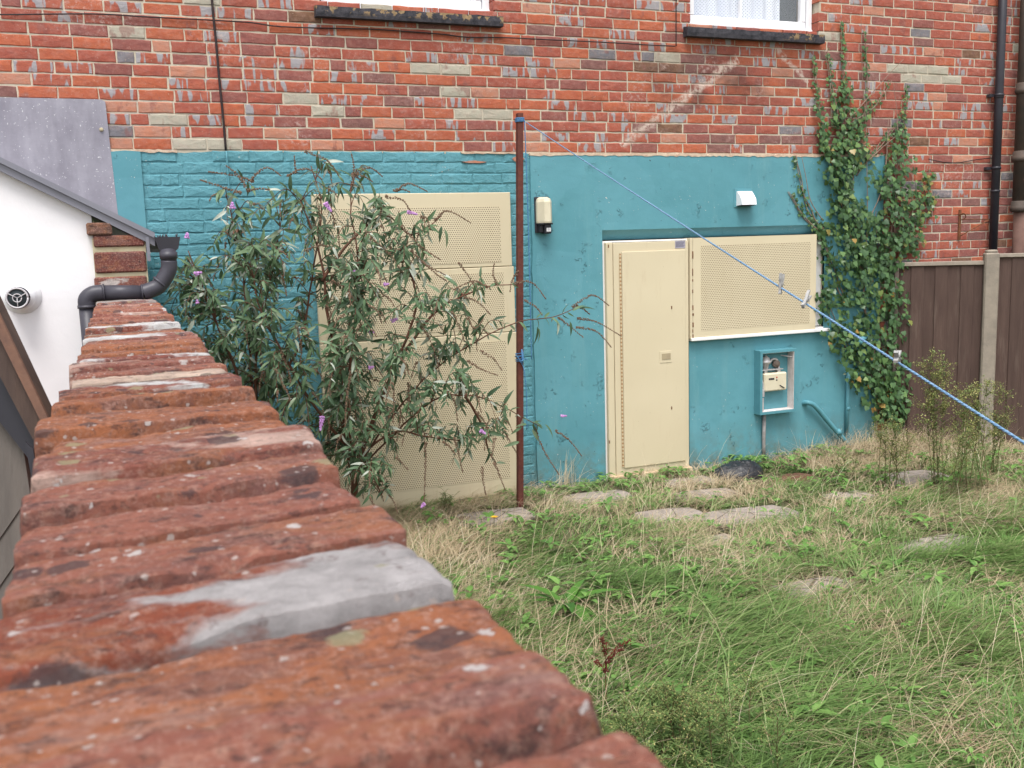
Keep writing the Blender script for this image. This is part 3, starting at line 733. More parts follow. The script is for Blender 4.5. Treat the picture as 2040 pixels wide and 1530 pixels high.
mb = MB(); mb.box((DR+.165, -.058, SIL-.0055), (2.30, .0, SIL+.020), ch=.003); mb.build('batten', PINE, bw)
mb = MB(); mb.box((DR+.002, .01, SIL+.014), (WR-.002, .045, HD-.085)); mb.box((DR+.0, -.02, HD-.092), (WR-.002, .04, HD-.080), 0); mb.build('window_frame', WHITE, bw)

# three sheet perforated screen behind the bush
sc_ = thing('security_screen', (-.82, -.1, 0), 'tall cream perforated screen of three sheets on the teal wall behind the bush', 'security screen')
xl, xr = -1.535, -.100; yy = -.052
zs = [(1.715, 2.243), (1.235, 1.711), (.02, 1.231)]
for k, (z0, z1) in enumerate(zs):
    xr_ = xr+(.0, .012, .016)[k]
    mb = MB(); mb.box((xl, yy-.002-k*.001, z0), (xr_, yy+.03, z1), ch=.004); s1 = mb.build('steel_sheet', CREAM, sc_)
    m1 = .10 if k == 0 else (.04 if k == 1 else .06)
    mb = MB(); mb.box((xl+.06, yy-.0042-k*.001, z0+(.03 if k < 2 else .12)), (xr_-.085, yy-.0022-k*.001, z1-m1)); mb.build('perforated_field', PERF, s1)
mb = MB(); mb.box((xl+.01, yy+.03, .1), (xr-.01, .0, 2.2)); mb.build('backing_board', RUST, sc_)

# ================================================================== WALL FITTINGS
# bulkhead lamp
p = W(1085, 430, -.06)
lamp = thing('wall_lamp', p, 'cream faceted lamp with black base fixed to the teal render beside the pole', 'wall lamp')
zt_, zb_ = 2.205, 2.018
mb = MB(); x0, x1 = .116, .212
pl = [(x0-.012, 0), (x0-.012, -.03), (x0, -.048), (x0+.022, -.085), (x1-.028, -.092), (x1-.004, -.06), (x1, -.03), (x1, 0)]
def ring(sc, dz): cx_ = (x0+x1)/2; return [(cx_+(x-cx_)*sc, YR-.012+y*sc) for x, y in pl]
lv = [(zb_, .97), (zb_+.012, 1.), (zt_-.035, .98), (zt_-.012, .86), (zt_, .55)]; v = []
for (zz, s_) in lv: v += [(x, y, zz) for x, y in ring(s_, 0)]
n = len(pl); f = [(i*n+k, i*n+(k+1) % n, (i+1)*n+(k+1) % n, (i+1)*n+k) for i in range(len(lv)-1) for k in range(n)]+[tuple(range(n)), tuple((len(lv)-1)*n+k for k in range(n))]
mb.add(v, f); mb.build('diffuser', IVORY, lamp)
mb = MB(); mb.box((x0-.018, YR-.016, zb_-.07), (x1+.004, YR, zt_+.004), ch=.004); mb.box((x0-.006, YR-.085, zb_-.012), (x1-.002, YR-.016, zb_-.0005), ch=.003); mb.build('back_plate', BLACKP, lamp)
mb = MB(); mb.box((x0, YR-.055, zb_-.068), (x0+.030, YR-.016, zb_-.0125), ch=.004); mb.box((x0+.030, YR-.078, zb_-.078), (x1-.012, YR-.016, zb_-.0125), ch=.005); st = mb.build('lamp_base', BLACKP, lamp)
mb = MB(); mb.box((x0+.044, YR-.0795, zb_-.062), (x1-.018, YR-.078, zb_-.036), 0)
for k in range(3): mb.box((x0+.049, YR-.0802, zb_-.043-k*.006), (x1-.024, YR-.0796, zb_-.0405-k*.006), 1)
mb.build('sticker', [WHITE, LBLG], st)

# vent cowl
a, b = W(1466, 378, -.05), W(1500, 412, -.05)
vt = thing('vent_cowl', W(1486, 395, -.05), 'small white vent cowl high on the teal wall above the boarded window', 'vent')
x0, x1, z0, z1 = a.x+.02, b.x-.005, b.z+.01, a.z-.012
mb = MB(); pr = [(YR, z0), (YR-.085, z0+.006), (YR-.078, z0+.05), (YR-.050, z1-.03), (YR-.02, z1), (YR, z1)]
mb.prism(pr, 0, x0, x1); mb.build('hood', PVC, vt)
mb = MB(); mb.box((x0-.02, YR-.006, z0-.012), (x1+.012, YR, z1+.02), ch=.002); mb.build('flange', TEALP, vt)
mb = MB(); mb.box((x0+.008, YR-.08, z0-.004), (x1-.008, YR-.01, z0-.0005)); mb.build('louvre_mouth', DARKIN, vt)

# gas meter box
gm = thing('meter_box', (2.28, -.05, .38), 'open gas meter box with teal rim and meter inside, low on the teal wall', 'meter box')
x0, x1, z0, z1 = 2.040, 2.400, .415, .945; yb, yf_ = YR+.09, YR-.085
a = .022
mb = MB()
mb.box((x0, yf_, z0), (x0+a, yb, z1)); mb.box((x1-a, yf_, z0), (x1, yb, z1)); mb.box((x0+a, yf_, z1-a), (x1-a, yb, z1)); mb.box((x0+a, yf_, z0), (x1-a, yb, z0+a))
mb.build('case', TEALP, gm)
DIRTYW = simple('grimy white lining', (.74, .68, .66), (.50, .44, .42), 12, .8, .5)
mb = MB(); t_ = .004; X0, X1, Z0, Z1 = x0+a, x1-a, z0+a, z1-a
mb.box((X0, yf_+.02, Z0), (X0+t_, yb-.01, Z1)); mb.box((X1-t_, yf_+.004, Z0), (X1, yb-.01, Z1)); mb.box((X0+t_, yf_+.01, Z1-t_), (X1-t_, yb-.01, Z1)); mb.box((X0+t_, yf_+.004, Z0), (X1-t_, yb-.01, Z0+t_)); mb.box((X0, yb-.01, Z0), (X1, yb-.004, Z1))
mb.build('lining', DIRTYW, gm)
GM = simple('dull cast metal', (.60, .58, .58), (.38, .36, .36), 30, .45, .3, metal=.3)
gx0, gz = X0+.035, Z0+.165
mb = MB(); mb.box((gx0+.0, yf_+.02, gz), (gx0+.225, yf_+.125, gz+.150), ch=.010); mt = mb.build('meter', IVORY, gm)
mb = MB(); mb.box((gx0+.040, yf_+.0185, gz+.095), (gx0+.095, yf_+.0199, gz+.110)); mb.build('display', BLACKP, mt)
mb = MB(); mb.lathe((gx0+.120, yf_+.0185, gz+.112), (0, 1, 0), [(0, .007), (.002, .007)], 10); mb.build('red_button', simple('red', (.5, .05, .03)), mt)
mb = MB(); mb.lathe((gx0+.120, yf_+.0185, gz+.090), (0, 1, 0), [(0, .007), (.002, .007)], 10); mb.build('black_button', BLACKP, mt)
mb = MB(); mb.tube([(gx0+.150, yf_+.017, gz+.045), (gx0+.195, yf_+.017, gz+.018)], .004, 5); mb.build('marker_slash', BLACKP, mt)
mb = MB(); cx_ = gx0+.045; zc = gz+.225
mb.lathe((cx_, yf_+.07, zc-.045), (0, 0, 1), [(0, .020), (.045, .028), (.055, .044), (.065, .046), (.072, .040), (.095, .030), (.108, .012), (.116, .010)], 18); mb.build('regulator', GM, gm)
mb = MB(); mb.box((gx0-.01, yf_+.04, gz+.172), (gx0+.20, yf_+.10, gz+.179)); mb.box((gx0+.02, yf_+.05, gz+.150), (gx0+.05, yf_+.09, gz+.172)); mb.box((gx0+.15, yf_+.05, gz+.150), (gx0+.18, yf_+.09, gz+.172)); mb.build('bracket', GM, gm)
mb = MB(); mb.tube(bez([(cx_+.035, yf_+.07, zc), (cx_+.06, yf_+.06, zc+.035), (cx_+.10, yf_+.06, zc+.03), (cx_+.125, yf_+.07, zc-.01), (cx_+.13, yf_+.07, gz+.18)], 5), .010, 8); mb.build('hose', GM, gm)
mb = MB(); mb.lathe((cx_+.10, yf_+.05, zc-.005), (0, 1, 0), [(0, .030), (.012, .034), (.03, .03)], 12); mb.build('union_nut', simple('brass grime', (.22, .17, .14), (.12, .09, .08), 30, .6), gm)
mb = MB(); mb.tube(bez([(X0+.006, yf_+.05, zc-.02), (X0+.01, yf_+.04, zc-.10), (X0+.028, yf_+.035, gz+.06), (X0+.026, yf_+.035, gz-.02)], 5), .008, 7); mb.box((X0+.014, yf_+.02, gz-.04), (X0+.034, yf_+.045, gz+.02)); mb.box((X0+.012, yf_+.02, Z0+.006), (X0+.028, yf_+.045, gz-.05)); mb.build('inlet_pipe', GM, gm)
mb = MB(); mb.box((gx0+.03, yf_+.10, Z0+.02), (gx0+.17, yf_+.17, gz-.005), ch=.006); mb.build('outlet_box', DIRTYW, gm)
mb = MB(); mb.tube([(X1-.10, yf_+.12, Z1-.03), (X1-.01, yf_+.02, Z1-.05)], .005, 6); mb.build('latch_rod', GM, gm)
mb = MB(); mb.tube([(2.125, YR-.022, -.03), (2.123, YR-.022, .2), (2.128, YR-.022, z0)], .015, 10)
cdt = mb.build('gas_pipe', simple('grey white conduit', (.38, .36, .36), (.22, .2, .19), 20, .7, .4)); tag(cdt, 'slim grey white pipe running from the meter box down to the ground', 'pipe')

# diagonal teal waste pipe, upright teal pipe, pipe stub in the ivy
p0 = W(1603, 803, -.04); mb = MB()
mb.tube(bez([(p0.x, .0, p0.z-.01), (p0.x+.02, -.06, p0.z+.004), (p0.x+.09, -.07, p0.z-.035), (W(1650, 840, -.07)), (W(1692, 888, -.08))], 6), .021, 12)
mb.tube([W(1668, 858, -.077), W(1674, 864, -.077)], .0255, 12); wp = mb.build('waste_pipe', TEALP); tag(wp, 'teal waste pipe slanting down out of the wall right of the meter box', 'pipe')
mb = MB(); q0, q1 = W(1690, 740, -.04), W(1686, 862, -.04); mb.tube([(q0.x, -.04, q0.z), (q1.x, -.04, q1.z)], .017, 12); mb.tube([(q0.x, -.04, .36), (q0.x, -.04, .39)], .021, 12)
dp_ = mb.build('upright_pipe', TEALP); tag(dp_, 'short upright teal pipe at the foot of the ivy', 'pipe')
mb = MB(); mb.tube([W(1732, 662, -.02), W(1712, 682, -.14)], .024, 12); sbp = mb.build('overflow_pipe', TEALP); tag(sbp, 'short teal pipe stub poking out through the ivy leaves', 'pipe')

# black downpipe and the big soil stack on the right
dpx = W(1986, 300, -.065).x
mb = MB(); mb.tube([(dpx, -.065, 1.0), (dpx, -.065, 5.3)], .036, 16)
for zz in (3.02, 2.20): mb.tube([(dpx, -.065, zz), (dpx, -.065, zz+.02)], .041, 16)
dpo = thing('downpipe', (dpx, -.065, 0), 'slim black downpipe at the right end of the brick wall', 'downpipe'); mb.build('pipe', BLACKP, dpo)
for py in (190, 335):
    zz = W(1990, py, -.06).z; mb = MB(); mb.box((dpx-.085, -.04, zz-.012), (dpx-.03, -.005, zz+.012)); mb.tube([(dpx, -.065, zz-.01), (dpx, -.065, zz+.012)], .042, 16); mb.build('bracket', BLACKP, dpo)
sxp = W(2034, 250, -.10).x
STACK = simple('grimy cast iron', (.060, .052, .045), (.10, .07, .055), 9, .7, .5, 40)
STACKL = simple('rusty cast iron', (.16, .09, .07), (.10, .055, .045), 12, .8, .5, 40)
so = thing('soil_stack', (sxp, -.12, 0), 'thick grimy cast iron soil stack at the right edge, beside the slim black downpipe', 'soil pipe')
mb = MB(); mb.tube([(sxp, -.12, 2.10), (sxp, -.12, 5.3)], .062, 20); mb.build('upper_pipe', STACK, so)
mb = MB(); mb.tube([(sxp+.015, -.12, .9), (sxp+.015, -.12, 2.10)], .056, 20); mb.build('lower_pipe', STACKL, so)
for zz, r in ((3.05, .078), (2.46, .082), (2.02, .080)):
    mb = MB(); mb.lathe((sxp, -.12, zz), (0, 0, 1), [(0, .06), (.004, r-.01), (.02, r), (.045, r), (.052, r-.008), (.09, r-.008), (.10, .06)], 22); mb.build('collar', STACK, so)
mb = MB(); mb.tube([(sxp, -.12, 2.30), (sxp+.05, -.26, 2.30)], .045, 14); mb.build('branch_stub', STACKL, so)
nb = MB()
for k in range(12): nb.box((sxp+.075, -.03-.002*(k % 2), 1.0+k*.1), (XR+.4, 0, 1.095+k*.1), ch=.004)
nbo = nb.build('white_cladding', PVC); tag(nbo, 'strip of white horizontal cladding behind the soil stack at the right edge', 'cladding')
# rusty gate bracket on the wall
a = W(1912, 418, -.02)
gb = thing('hook_bracket', a, 'rusty iron bracket with a thin diagonal stay on the bare brick above the fence', 'bracket')
t, b = W(1913, 418, -.015), W(1909, 478, -.015)
mb = MB(); mb.box((t.x-.012, -.018, b.z), (t.x+.012, -.006, t.z)); mb.build('strap', RUST, gb)
mb = MB(); mb.tube([W(1915, 437, -.03), W(1975, 437, -.05)], .004, 6); mb.tube([W(1913, 470, -.03), W(1970, 438, -.05)], .005, 6); mb.build('stay', RUST, gb)
mb = MB(); mb.tube(bez([W(1912, 428, -.02), W(1920, 425, -.05), W(1924, 432, -.05), W(1918, 438, -.03)], 5), .005, 6); mb.build('ring', RUST, gb)

# cables
def cable(name, px, r, lab, mat=CABLE, Y=-.018):
    mb = MB(); mb.tube(bez([W(x, y, Y) for x, y in px], 4), r, 6); o = mb.build(name, mat); tag(o, lab, 'cable'); return o
cable('cable', [(418, -90), (422, 0), (430, 80), (437, 160), (444, 230), (450, 300)], .0075, 'black cable hanging down the bare brick in the upper left')
cable('painted_cable', [(451, 301), (456, 370), (461, 440), (463, 520), (464, 600)], .0065, 'teal painted cable dropping down the teal brick behind the bush', TEALP, -.03)
cable('wire', [(-80, 26), (0, 29), (100, 28), (200, 28), (300, 34), (420, 40), (500, 45), (560, 53), (690, 57), (740, 58), (800, 62), (880, 68), (930, 74), (1010, 75), (1090, 79), (1200, 84), (1300, 90), (1345, 92)], .0042, 'thin black wire sagging across the brick below the left window')
cable('wire', [(1347, 92), (1347, 40), (1347, 0), (1346, -80)], .0038, 'thin dark wire running straight up beside the right window')
cable('wire', [(1850, 317), (1880, 323), (1910, 324), (1945, 318), (1985, 314)], .004, 'short sagging wire on the brick between ivy and downpipe')

# ================================================================== POLE AND CLOTHES LINE
pt, pb = W(1035, 226, -.42), W(1034, 972, -.42)
pole = thing('clothes_post', (pb.x, -.42, 0), 'rusty brown square steel post standing before the teal wall', 'post')
mb = MB(); hw = .0195
v = [(pb.x-hw, -.42-hw, -.1), (pb.x+hw, -.42-hw, -.1), (pb.x+hw, -.42+hw, -.1), (pb.x-hw, -.42+hw, -.1)]
v += [(x-pb.x+pt.x, y, pt.z) for x, y, _ in v]
mb.add(v, [(0, 1, 5, 4), (1, 2, 6, 5), (2, 3, 7, 6), (3, 0, 4, 7), (0, 1, 2, 3), (4, 5, 6, 7)]); mb.build('shaft', POLE, pole)
r0 = Vector((pt.x+.035, -.44, W(1046, 243, -.44).z)); r1 = DP(2040, 872, 1.80)
def strand_rope(a, b, R, name, lab, sag=.012, ext=1.35, per=.045):
    V = []; T = []; L = (b-a).length*ext; t = (b-a).normalized(); s_ = t.cross(Vector((0, 0, 1))).normalized(); u = s_.cross(t)
    n = int(L/.011); m = 5; mb = MB()
    for k in range(3):
        pts = []
        for i in range(n+1):
            d = L*i/n; an = 2*math.pi*(d/per+k/3); q = i/n
            pts.append(a+t*d+(s_*math.cos(an)+u*math.sin(an))*R*.5-Vector((0, 0, sag*4*q*(1-q))))
        mb.tube(pts, R*.56, m)
    o = mb.build(name, ROPE); tag(o, lab, 'rope'); return o
def rope_mat():
    k = N('blue polypropylene rope', .6); c = k.mix(k.step(k.noise(260, 3, .6), .4, .6), (.08, .19, .34), (.22, .34, .48)); k.col(c); return k.mat
ROPE = rope_mat()
strand_rope(r0, r1, .0032, 'clothes_line', 'taut blue twisted clothes line running from the brown post towards the lower right')
mb = MB(); x_, z_ = r0.x-.008, r0.z
mb.tube(bez([(x_, -.44, z_+.01), (x_+.006, -.44, 2.2), (x_+.008, -.438, 1.7), (x_+.004, -.442, W(1037, 718, -.44).z)], 10), .0035, 6)
for k in range(4):
    zz = z_+.004+k*.007; q = hw+.004; mb.tube([(x_-.028-q+.0, -.42-q, zz), (x_-.028+q, -.42-q, zz+.002), (x_-.028+q, -.42+q, zz), (x_-.028-q, -.42+q, zz), (x_-.028-q, -.42-q, zz)], .004, 5)
kz = W(1037, 718, -.44).z
kx = pb.x+(pt.x-pb.x)*kz/pt.z
for k in range(5):
    zz = kz+k*.011+random.uniform(-.004, .004); q = hw+.003; mb.tube([(kx-q, -.42-q, zz), (kx+q, -.42-q, zz+.006), (kx+q, -.42+q, zz), (kx-q, -.42+q, zz-.004), (kx-q, -.42-q, zz)], .0032, 5)
mb.tube([(kx+.004, -.45, kz-.03), (kx+.010, -.455, kz+.02), (kx+.006, -.452, kz+.08)], [.004, .010, .004], 7)
mb.tube(bez([(pb.x+.02, -.445, kz), (pb.x+.05, -.45, kz-.06), (pb.x+.065, -.45, kz-.25), (pb.x+.065, -.44, kz-.5)], 6), .003, 5)
mb.tube(bez([(pb.x-.01, -.455, kz+.05), (pb.x+.02, -.47, kz+.0), (pb.x+.05, -.46, kz+.01), (pb.x+.08, -.45, kz+.005)], 6), .0035, 5)
hr = mb.build('cord', BLUE); tag(hr, 'blue cord hanging down and knotted round the brown post', 'cord')
# pegs on the line
PEG = simple('faded grey plastic peg', (.38, .37, .36), (.26, .26, .25), 60, .5); PEGM = simple('peg spring', (.3, .29, .28), None, 40, .4, metal=.8)
def along(px):                                            # point of the line nearest to a given picture column
    best = None
    for i in range(2000):
        q = r0.lerp(r1, i/1999); d = np.array(q)-CAM; x = 1020+FPX*(d@_r)/(d@_f)
        if best is None or abs(x-px) < best[0]: best = (abs(x-px), q)
    return best[1]
def peg(px, ang, roll, lab, spread=.16, ps=.72):
    q = along(px); root = thing('clothes_peg', q, lab, 'peg', 'pegs on the blue line')
    R_ = Matrix.Rotation(roll, 4, 'Z') @ Matrix.Rotation(ang, 4, 'Y')
    for s_ in (-1, 1):
        M = Matrix.Translation(q) @ R_ @ Matrix.Rotation(s_*spread, 4, 'Y') @ Matrix.Translation((s_*.003, 0, 0)) @ Matrix.Scale(ps, 4)
        mb = MB(); pr = [(-.0035, -.040), (.0035, -.040), (.0045, -.012), (.003, .006), (.005, .020), (.0015, .042), (-.0035, .040), (-.004, .0)]
        if s_ < 0: pr = [(-x, z) for x, z in pr]
        vs = [(x, y, z) for y in (-.0055, .0055) for x, z in pr]; n = len(pr)
        mb.add([M @ Vector(v) for v in vs], [tuple(range(n)), tuple(range(n, 2*n))]+[(k, (k+1) % n, n+(k+1) % n, n+k) for k in range(n)]); mb.build('prong', PEG, root)
    M = Matrix.Translation(q) @ R_; mb = MB(); mb.tube([M @ Vector((.004*math.cos(a), -.008+.0016*a/2, .004*math.sin(a)-.004)) for a in np.linspace(0, 20, 40)], .0011, 5); mb.build('spring', PEGM, root)
peg(1556, .18, .4, 'grey peg hanging almost upright on the blue line, highest of the pegs')
peg(1606, .95, .5, 'grey peg lying slanted on the blue line before the white sill', .24)
peg(1788, 1.75, .7, 'grey peg with open jaws on the blue line before the ivy', .42, .85)

# ================================================================== GARDEN WALL (foreground) WITH BRICK COPING
hc = .180; sc19 = hc/.19; ZT = CAM[2]-.172
XA, XB = -2.8236-(2.893-2.8236)*sc19, -2.8236+(2.8236-2.656)*sc19
gw = thing('garden_wall', ((XA+XB)/2, -5, 0), 'long low garden wall with worn red brick coping running away from the camera', 'wall')
mb = MB(); yS, yE = -7.6, CAM[1]+4.38*sc19
mb.box((XA+.012, yS, -.1), (XB-.012, yE, ZT-.112)); core = mb.build('core', MORTAR, gw)
side = MB(); z = 0
while z < ZT-.16:
    y = yS+random.uniform(0, .1)
    while y < yE-.02:
        L = .22; y1 = min(y+L-.01, yE); side.box((XA+.002, y, z), (XA+.05, y1, z+.065), random.choice((0, 1))); side.box((XB-.05, y, z), (XB-.002, y1, z+.065), random.choice((0, 1))); y += L
    z += .075
o = side.build('brickwork', [RED, DEEP], gw); o['kind'] = 'stuff'
ZS = lambda y: -.012*max(0, min(1, (y-CAM[1]-.3)/3.5))+.003
mb = MB(); NB = 500; v = []                                   # bedding mortar between coping bricks, uneven top
ny, nxx = 420, 14
for j in range(ny):
    for i in range(nxx):
        x = XA+.010+(XB-XA-.020)*i/(nxx-1); y = yS+(yE-yS)*j/(ny-1)
        v.append((x, y, ZT-.036+ZS(y)+.018*mn.noise(Vector((x*24, y*30, 3)))+.004*mn.noise(Vector((x*90, y*90, 1)))))
mb.add(v, [(j*nxx+i, j*nxx+i+1, (j+1)*nxx+i+1, (j+1)*nxx+i) for j in range(ny-1) for i in range(nxx-1)], 0, True)
mb.box((XA+.010, yS, ZT-.112), (XB-.010, yE, ZT-.055)); mb.build('bedding_mortar', COPM, gw)
bnd = [-6.83, -6.745, -6.66, -6.575, -6.49, -6.415, -6.32, -6.206, -6.112, -6.013, -5.92, -5.82, -5.71, -5.61, -5.53]
bnd = [CAM[1]+(b+6.7956)*sc19 for b in bnd]
kinds = ['red', 'orange', 'red', 'red', 'red', 'orange', 'mortar', 'red', 'red', 'red', 'salmon', 'orange', 'orange', 'mauve', 'orange', 'pale', 'white', 'brown', 'pale', 'red', 'salmon', 'white', 'orange', 'salmon', 'orange', 'red', 'salmon', 'white', 'red', 'orange', 'brown', 'white']
y = bnd[0]
while y > yS: y -= .085; bnd.insert(0, y); kinds.insert(0, 'red')
y = bnd[-1]
while y < yE-.06: y += random.uniform(.068, .088); bnd.append(min(y, yE-.004))
def coping(y0, y1, mat, seed, nx=84, ny_=24, nz=7):
    rr = random.Random(seed); tn_ = max(0, min(1, ((y0+y1)/2-CAM[1]-.3)/3)); L = XB-XA+rr.uniform(-.009, .009)+.006-.016*tn_; D = y1-y0-rr.uniform(.013, .021); H = .105
    cx_ = (XA+XB)/2-.006*(1-tn_)+rr.uniform(-.006, .006); cy_ = (y0+y1)/2; zt = ZT+ZS((y0+y1)/2)+rr.uniform(-.010, .006)
    rot = .10+rr.uniform(-.035, .035); tilt = rr.uniform(-.018, .018); tl2 = rr.uniform(-.05, .05); rad = rr.uniform(.004, .0075)
    idx = {}; V = []; F = []
    h = (L/2, D/2, H/2)
    def vert(i, j, k):
        if (i, j, k) in idx: return idx[(i, j, k)]
        p = Vector((-h[0]+L*i/nx, -h[1]+D*j/ny_, -h[2]+H*k/nz))
        q = Vector((max(-h[0]+rad, min(h[0]-rad, p.x)), max(-h[1]+rad, min(h[1]-rad, p.y)), max(-h[2]+rad, min(h[2]-rad, p.z))))
        dd = p-q; nrm = dd.normalized() if dd.length > 1e-9 else Vector((0, 0, 1)); p = q+nrm*rad if dd.length > 1e-9 else p
        s_ = Vector((p.x*9+seed*3.1, p.y*14, p.z*12)); a = mn.fractal(s_, 1., 2., 4)
        b = mn.fractal(s_*4.5, .9, 2., 3)
        bite = max(0, mn.noise(Vector((p.x*15+seed*2.3, seed*.7+math.copysign(4, p.y), p.z*6)))-.22)
        p = p+nrm*(a*.0026+b*.0017+mn.noise(s_*16)*.0009)
        edge = max(0, abs(p.y)/h[1]-.62)*2.6; p.z -= bite*.034*edge; p.y -= math.copysign(bite*.016*edge, p.y)
        endr = max(0, abs(p.x)/h[0]-.86)/.14; p.z -= endr**2*(.001+.014*max(0, mn.noise(Vector((seed*1.3, p.y*12, math.copysign(5, p.x)))))); 
        p.z += tilt*p.x+tl2*p.y
        c_, s2 = math.cos(rot), math.sin(rot)
        V.append((cx_+p.x*c_*1.0-p.y*s2*.2, cy_+p.y+p.x*s2*.95, zt-h[2]+p.z)); idx[(i, j, k)] = len(V)-1; return len(V)-1
    def quad(a, b, c, d): F.append((vert(*a), vert(*b), vert(*c), vert(*d)))
    for i in range(nx):
        for j in range(ny_): quad((i, j, nz), (i+1, j, nz), (i+1, j+1, nz), (i, j+1, nz))
    for i in range(nx):
        for k in range(nz): quad((i, 0, k), (i+1, 0, k), (i+1, 0, k+1), (i, 0, k+1)); quad((i, ny_, k), (i, ny_, k+1), (i+1, ny_, k+1), (i+1, ny_, k))
    for j in range(ny_):
        for k in range(nz): quad((0, j, k), (0, j, k+1), (0, j+1, k+1), (0, j+1, k)); quad((nx, j, k), (nx, j+1, k), (nx, j+1, k+1), (nx, j, k+1))
    mb = MB(); mb.add(V, F, 0, True); return mb.build('coping_brick', mat, gw)
for i in range(len(bnd)-1):
    kd = kinds[i] if i < len(kinds) else random.choice(['red', 'orange', 'white', 'salmon', 'red', 'pale', 'mauve', 'white', 'orange'])
    d = (bnd[i]+bnd[i+1])/2-CAM[1]
    if d < -.05: coping(bnd[i], bnd[i+1], COP[kd], i, 12, 5, 3)
    elif d < 1.3: coping(bnd[i], bnd[i+1], COP[kd], i)
    else: coping(bnd[i], bnd[i+1], COP[kd], i, 30, 10, 4)
# pale mortar capping and brick upstand at the far end
p0, p1 = W(190, 590, yE), W(300, 600, yE)
mb = MB(); xs = np.linspace(p0.x, p1.x, 12); pr = [(x, ZT+.012+.003*math.sin(i*2.1)) for i, x in enumerate(xs)]
mb.prism([(p0.x-.003, ZT-.06), (p1.x+.004, ZT-.06), (p1.x+.002, ZT+.008)]+pr[::-1]+[(p0.x-.006, ZT+.01)], 1, yE-.05, yE+.06); mb.build('mortar_capping', CAPM, gw)
up = thing('brick_pier', (-2.78, yE+.06, ZT), 'short upstand of red bricks at the far end of the garden wall', 'pier')
yU = yE+.0
crs = [(190, 292, 588, 549, 'white'), (190, 290, 545, 500, 'red'), (187, 287, 493, 467, 'red'), (173, 222, 469, 443, 'brown')]
PB = {'white': cop_mat('pier brick limewashed', (.28, .09, .065), (.22, .075, .06), (.55, .48, .45), .50, 8, False), 'red': cop_mat('pier brick red', (.22, .065, .052), (.17, .055, .048), (.45, .38, .30), .66, 22, False), 'brown': cop_mat('pier brick brown', (.22, .12, .075), (.17, .09, .06), None, .5, 5, False)}
for (a_, b_, c_, d_, kd) in crs:
    q0, q1 = W(a_, c_, yU), W(b_, d_, yU); mb = MB(); mb.box((q0.x, yU+(-.006 if kd == 'brown' else 0), q0.z), (q1.x, yU+.21, q1.z), ch=.006); mb.build('brick', PB[kd], up)
q0, q1 = W(191, 592, yU), W(288, 462, yU); mb = MB(); mb.box((q0.x+.004, yU+.008, ZT-.02), (q1.x-.0, yU+.20, q1.z-.02)); mb.build('mortar', CAPM, up)

# ================================================================== NEIGHBOUR'S WHITE LEAN-TO
yW = yE+.03
sh = thing('white_shed', (-3.5, yW+.5, 0), 'white rendered lean-to with a sloping grey edged roof left of the garden wall', 'shed')
va, vb = W(-400, 122, yW), W(303, 466, yW)                   # line of the verge
mb = MB(); m_ = (va.z-vb.z)/(va.x-vb.x)
xe = W(188, 500, yW).x; zt = lambda x: vb.z+m_*(x-vb.x)-.045
mb.prism([(va.x-1.2, -.1), (xe, -.1), (xe, zt(xe)), (va.x-1.2, zt(va.x-1.2))], 1, yW, yW+.14)
mb.prism([(va.x-1.2, -.1), (va.x-1.06, -.1), (va.x-1.06, zt(va.x-1.06)), (va.x-1.2, zt(va.x-1.2))], 1, yW+.14, -.03); mb.box((xe-.14, yW+.14, -.1), (xe, -.03, zt(xe))); mb.build('wall', WHITEWALL, sh)
mb = MB(); ex = vb.x+.0
mb.prism([(va.x-1.3, vb.z+m_*(va.x-1.3-vb.x)-.008), (ex, vb.z-.008), (ex, vb.z-.045), (va.x-1.3, vb.z+m_*(va.x-1.3-vb.x)-.045)], 1, yW-.012, -.03); mb.build('roof', LEAD, sh)
mb = MB(); X9 = va.x-1.3; Z9 = vb.z+m_*(X9-vb.x); ee = vb.x+.008
mb.prism([(X9, Z9+.008), (ee, vb.z+.004), (ee, vb.z-.018), (X9, Z9-.016)], 1, yW-.045, yW-.012)
mb.prism([(X9, Z9-.0165), (ee, vb.z-.0185), (ee-.002, vb.z-.048), (X9, Z9-.044)], 1, yW-.034, yW-.012); mb.build('verge_trim', VERGE, sh)
mb = MB(); a, b = W(296, 462, yW), W(303, 522, yW); mb.box((b.x-.018, yW-.040, b.z+.005), (b.x-.006, yW-.034, a.z-.02)); mb.build('trim_return', VERGE, sh)
# gutter with outlet, seen end on
g0, g1 = W(306, 470, yW-.0), W(357, 472, yW); zg = g1.z; gxl, gxr = g0.x, g1.x
gu = MB(); pr = [(gxl, zg), (gxl+.012, zg-.045), (gxl+.022, zg-.058), (gxr-.024, zg-.058), (gxr-.010, zg-.045), (gxr, zg), (gxr-.004, zg), (gxr-.014, zg-.043), (gxr-.026, zg-.053), (gxl+.026, zg-.053), (gxl+.016, zg-.043), (gxl+.004, zg)]
gu.prism(pr, 1, yW-.06, -.05); gu.prism([(x, z) for x, z in pr[:6]], 1, yW-.064, yW-.0605)
gut = thing('gutter', ((gxl+gxr)/2, yW, zg), 'black gutter along the eaves of the white lean-to', 'gutter'); gu.build('channel', BLACKP, gut)
mb = MB()
for k in range(14):
    x = random.uniform(gxl+.006, gxr-.008); mb.tube([(x, yW-.055, zg-.01), (x+random.uniform(-.012, .012), yW-.06, zg+random.uniform(.002, .012))], .003, 4)
mb.build('gutter_debris', BLACKP, gut)
